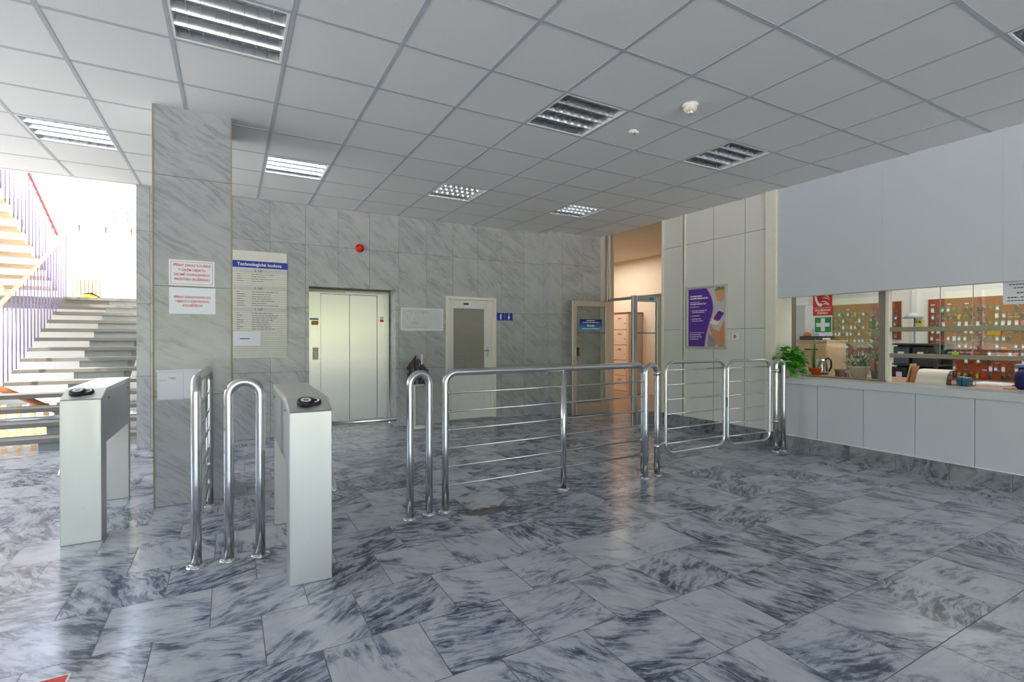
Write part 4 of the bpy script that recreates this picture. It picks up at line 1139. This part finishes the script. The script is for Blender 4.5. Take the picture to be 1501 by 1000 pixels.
mb.lathe(prof, (6.22, 1.66, .8265), 22); mb.build('body', NAVY, t)
MB().sweep([(6.20, 1.70, .995), (6.20, 1.68, 1.03), (6.20, 1.64, 1.03), (6.20, 1.62, .995)], .008, 8).build('handle', NAVY, t)
t = tag(MB().lathe([(0, 0), (.05, .004), (.06, .02), (.04, .035), (0, .04)], (6.55, 1.80, 1.005), 16).build('cap', plain('sky_blue', rgb(96, 142, 190), .6)), 'light blue cap resting above the navy backpack', 'cap')
t.location.z = -.0
hs = thing('cap_stand', 'dark stand under the light blue cap', 'stand', (6.55, 1.80, DT))
MB().cyl((6.55, 1.80, DT), (6.55, 1.80, 1.004), .03, 12).build('post', DARK, hs)
MB().cyl((6.55, 1.80, DT), (6.55, 1.80, DT + .012), .07, 16).build('base', DARK, hs)
tag(MB().box(6.08, 6.16, 1.745, 1.80, .8265, .836).build('clip', plain('amber_clip', rgb(190, 140, 50), .4), bevel=.003), 'amber clip lying at the front of the counter', 'clip')
t = thing('paper_stack', 'white sheets fanned on the inner desk in front of the key board', 'papers', (6.6, 2.10, DT))
for k in range(3): MB().box(6.45 + .03 * k, 6.80, 1.90 + .03 * k, 2.20 - .02 * k, DT + .004 * k, DT + .003 + .004 * k).build('sheet', PAPER, t)
tag(MB().prism([(0, 0), (.012, 0), (.05, .19), (.038, .19)], lambda u, v, d: (6.20 + d, 2.60 - u, DT + v), 0, .12).build('wooden_board', LWOOD), 'taller pale wooden board leaning beside the white post', 'board')
tag(MB().prism([(.022, 0), (.034, 0), (.066, .165), (.054, .165)], lambda u, v, d: (6.22 + d, 2.60 - u, DT + v), 0, .12).build('wooden_board', plain('tan_board', rgb(190, 140, 100), .5)), 'shorter tan wooden board leaning behind the pale one by the white post', 'board')
t = thing('rack', 'dark grey metal shelving behind the service rails', 'shelving', (7.4, 2.95, 0))
for y in (2.72, 3.26):
    for x in (7.2, 7.6): MB().box(x - .015, x + .015, y - .015, y + .015, 0, 1.22).build('post', DARK, t)
for z in (.35, .70, .95, 1.20): MB().box(7.19, 7.61, 2.71, 3.27, z, z + .02).build('shelf', DARK, t)
MB().box(7.58, 7.60, 2.735, 3.245, .1, 1.2).build('back_panel', DARK, t)
for k, (y, z, m, lab) in enumerate([(3.10, .72, DARK, 'dark grey box file on the middle shelf of the rack'), (2.90, .72, NAVY, 'navy box file on the middle shelf of the rack'), (3.08, .97, plain('slate', rgb(74, 86, 104), .5), 'slate box file on the upper shelf of the rack'), (2.88, .97, DARK, 'dark box file on the upper shelf of the rack')]):
    bx = thing('box_file', lab, 'box file', (7.4, y, z + .0), 'box files on the rack')
    MB().box(7.22, 7.55, y - .08, y + .08, z, z + .21).build('case', m, bx, bevel=.003)
    MB().box(7.217, 7.22, y - .03, y + .03, z + .08, z + .15).build('spine_label', PAPER, bx)
t = thing('wall_device', 'yellow box on a grey lamp arm beside the large key board', 'device', (7.7, 3.08, 1.22))
MB().box(7.66, 7.72, 3.035, 3.115, 1.42, 1.53).build('box', plain('ivory_yellow', rgb(206, 188, 110), .5), t, bevel=.004)
MB().cyl((7.655, 3.06, 1.49), (7.66, 3.06, 1.49), .012, 10).cyl((7.655, 3.095, 1.49), (7.66, 3.095, 1.49), .008, 10).build('dial', BLACK, t)
MB().cyl((7.69, 3.13, .0), (7.69, 3.13, 1.55), .010, 10).build('pole', plain('blue_grey', rgb(120, 130, 160), .4), t)
MB().lathe([(.02, .07), (.03, .07), (.12, .0), (.115, .0)], (7.69, 3.15, 1.54), 22).build('lamp_shade', plain('shade_grey', rgb(176, 178, 186), .5), t)
t = thing('monitor', 'small dark monitor in front of the key board at the right edge', 'monitor', (7.0, 1.80, 1.20))
MB().box(6.98, 7.02, 1.72, 1.90, 1.35, 1.455).build('case', plain('monitor_blue', rgb(84, 112, 130), .4), t, bevel=.005)
MB().box(6.978, 6.98, 1.735, 1.885, 1.362, 1.443).build('screen', BLACK, t)
MB().cyl((7.0, 1.81, DT), (7.0, 1.81, 1.355), .012, 10).build('stand', DARK, t)


# ------------------------------------------------------------------ light
wld = bpy.data.worlds.new('World'); S.world = wld; wld.use_nodes = True
nt = NT.__new__(NT); nt.t = wld.node_tree; nt.t.nodes.clear()
sp = nt.n('ShaderNodeSeparateXYZ'); tc = nt.n('ShaderNodeTexCoord'); nt.l(tc.outputs['Generated'], sp.inputs[0])
nz = nt.noise(tc.outputs['Generated'], 9., 5, .6)
h = nt.m('ADD', sp.outputs[2], nt.m('MULTIPLY', nt.m('SUBTRACT', nz, .5), .10))
u = nt.m('MULTIPLY_ADD', h, .5, .5)
wc = nt.ramp(u, [(.0, (1.10, 1.07, 1.01, 1)), (.47, (1.16, 1.12, 1.05, 1)), (.50, (.22, .25, .11, 1)), (.56, (.27, .31, .14, 1)), (.585, (.82, .92, 1.10, 1)), (1., (.60, .80, 1.15, 1))])
bg = nt.n('ShaderNodeBackground'); nt.l(wc, bg.inputs[0]); bg.inputs[1].default_value = 3.2
wo = nt.n('ShaderNodeOutputWorld'); nt.l(bg.outputs[0], wo.inputs[0])

def lamp(name, typ, energy, color, loc, rot=(0, 0, 0), **kw):
    l = bpy.data.lights.new(name, typ); l.energy = energy; l.color = color
    for k, v in kw.items(): setattr(l, k, v)
    o = bpy.data.objects.new(name, l); COL.objects.link(o); o.location = loc; o.rotation_euler = rot
    return o
sd = Vector((.72, .18, -.62))
lamp('sun', 'SUN', 9.0, (1., .93, .80), (0, 0, 9), sd.to_track_quat('-Z', 'Y').to_euler(), angle=.01)
lamp('office_light', 'AREA', 20, (1., .97, .93), (7.1, 2.4, 2.58), size=2.4)
lamp('corridor_light', 'AREA', 32, (1., .92, .84), (7.0, 9.0, 3.08), size=1.6)

# ------------------------------------------------------------------ camera
f, yaw, pitch, roll = 738.4646, .5101, -.006, .0005
cy_, sy_ = math.cos(yaw), math.sin(yaw); cp_, sp_ = math.cos(pitch), math.sin(pitch)
fw = Vector((sy_ * cp_, cy_ * cp_, sp_)); rt = Vector((cy_, -sy_, 0)); up = rt.cross(fw)
rt, up = rt * math.cos(roll) + up * math.sin(roll), up * math.cos(roll) - rt * math.sin(roll)
cam = bpy.data.cameras.new('Camera'); co = bpy.data.objects.new('Camera', cam); COL.objects.link(co)
cam.sensor_width = 36.0; cam.sensor_fit = 'HORIZONTAL'; cam.lens = f * 36.0 / 1501.0; cam.clip_start = .05
M = Matrix((rt, up, -fw)).transposed().to_4x4(); M.translation = (0, 0, 1.2844)
co.matrix_world = M
S.camera = co
S.view_settings.view_transform = 'Standard'; S.view_settings.look = 'None'
S.view_settings.exposure = 1.08; S.view_settings.gamma = 1.0; S.view_settings.use_curve_mapping = False
S.cycles.max_bounces = 10; S.cycles.diffuse_bounces = 6; S.cycles.glossy_bounces = 5; S.cycles.transparent_max_bounces = 12
S.cycles.sample_clamp_indirect = 6.0
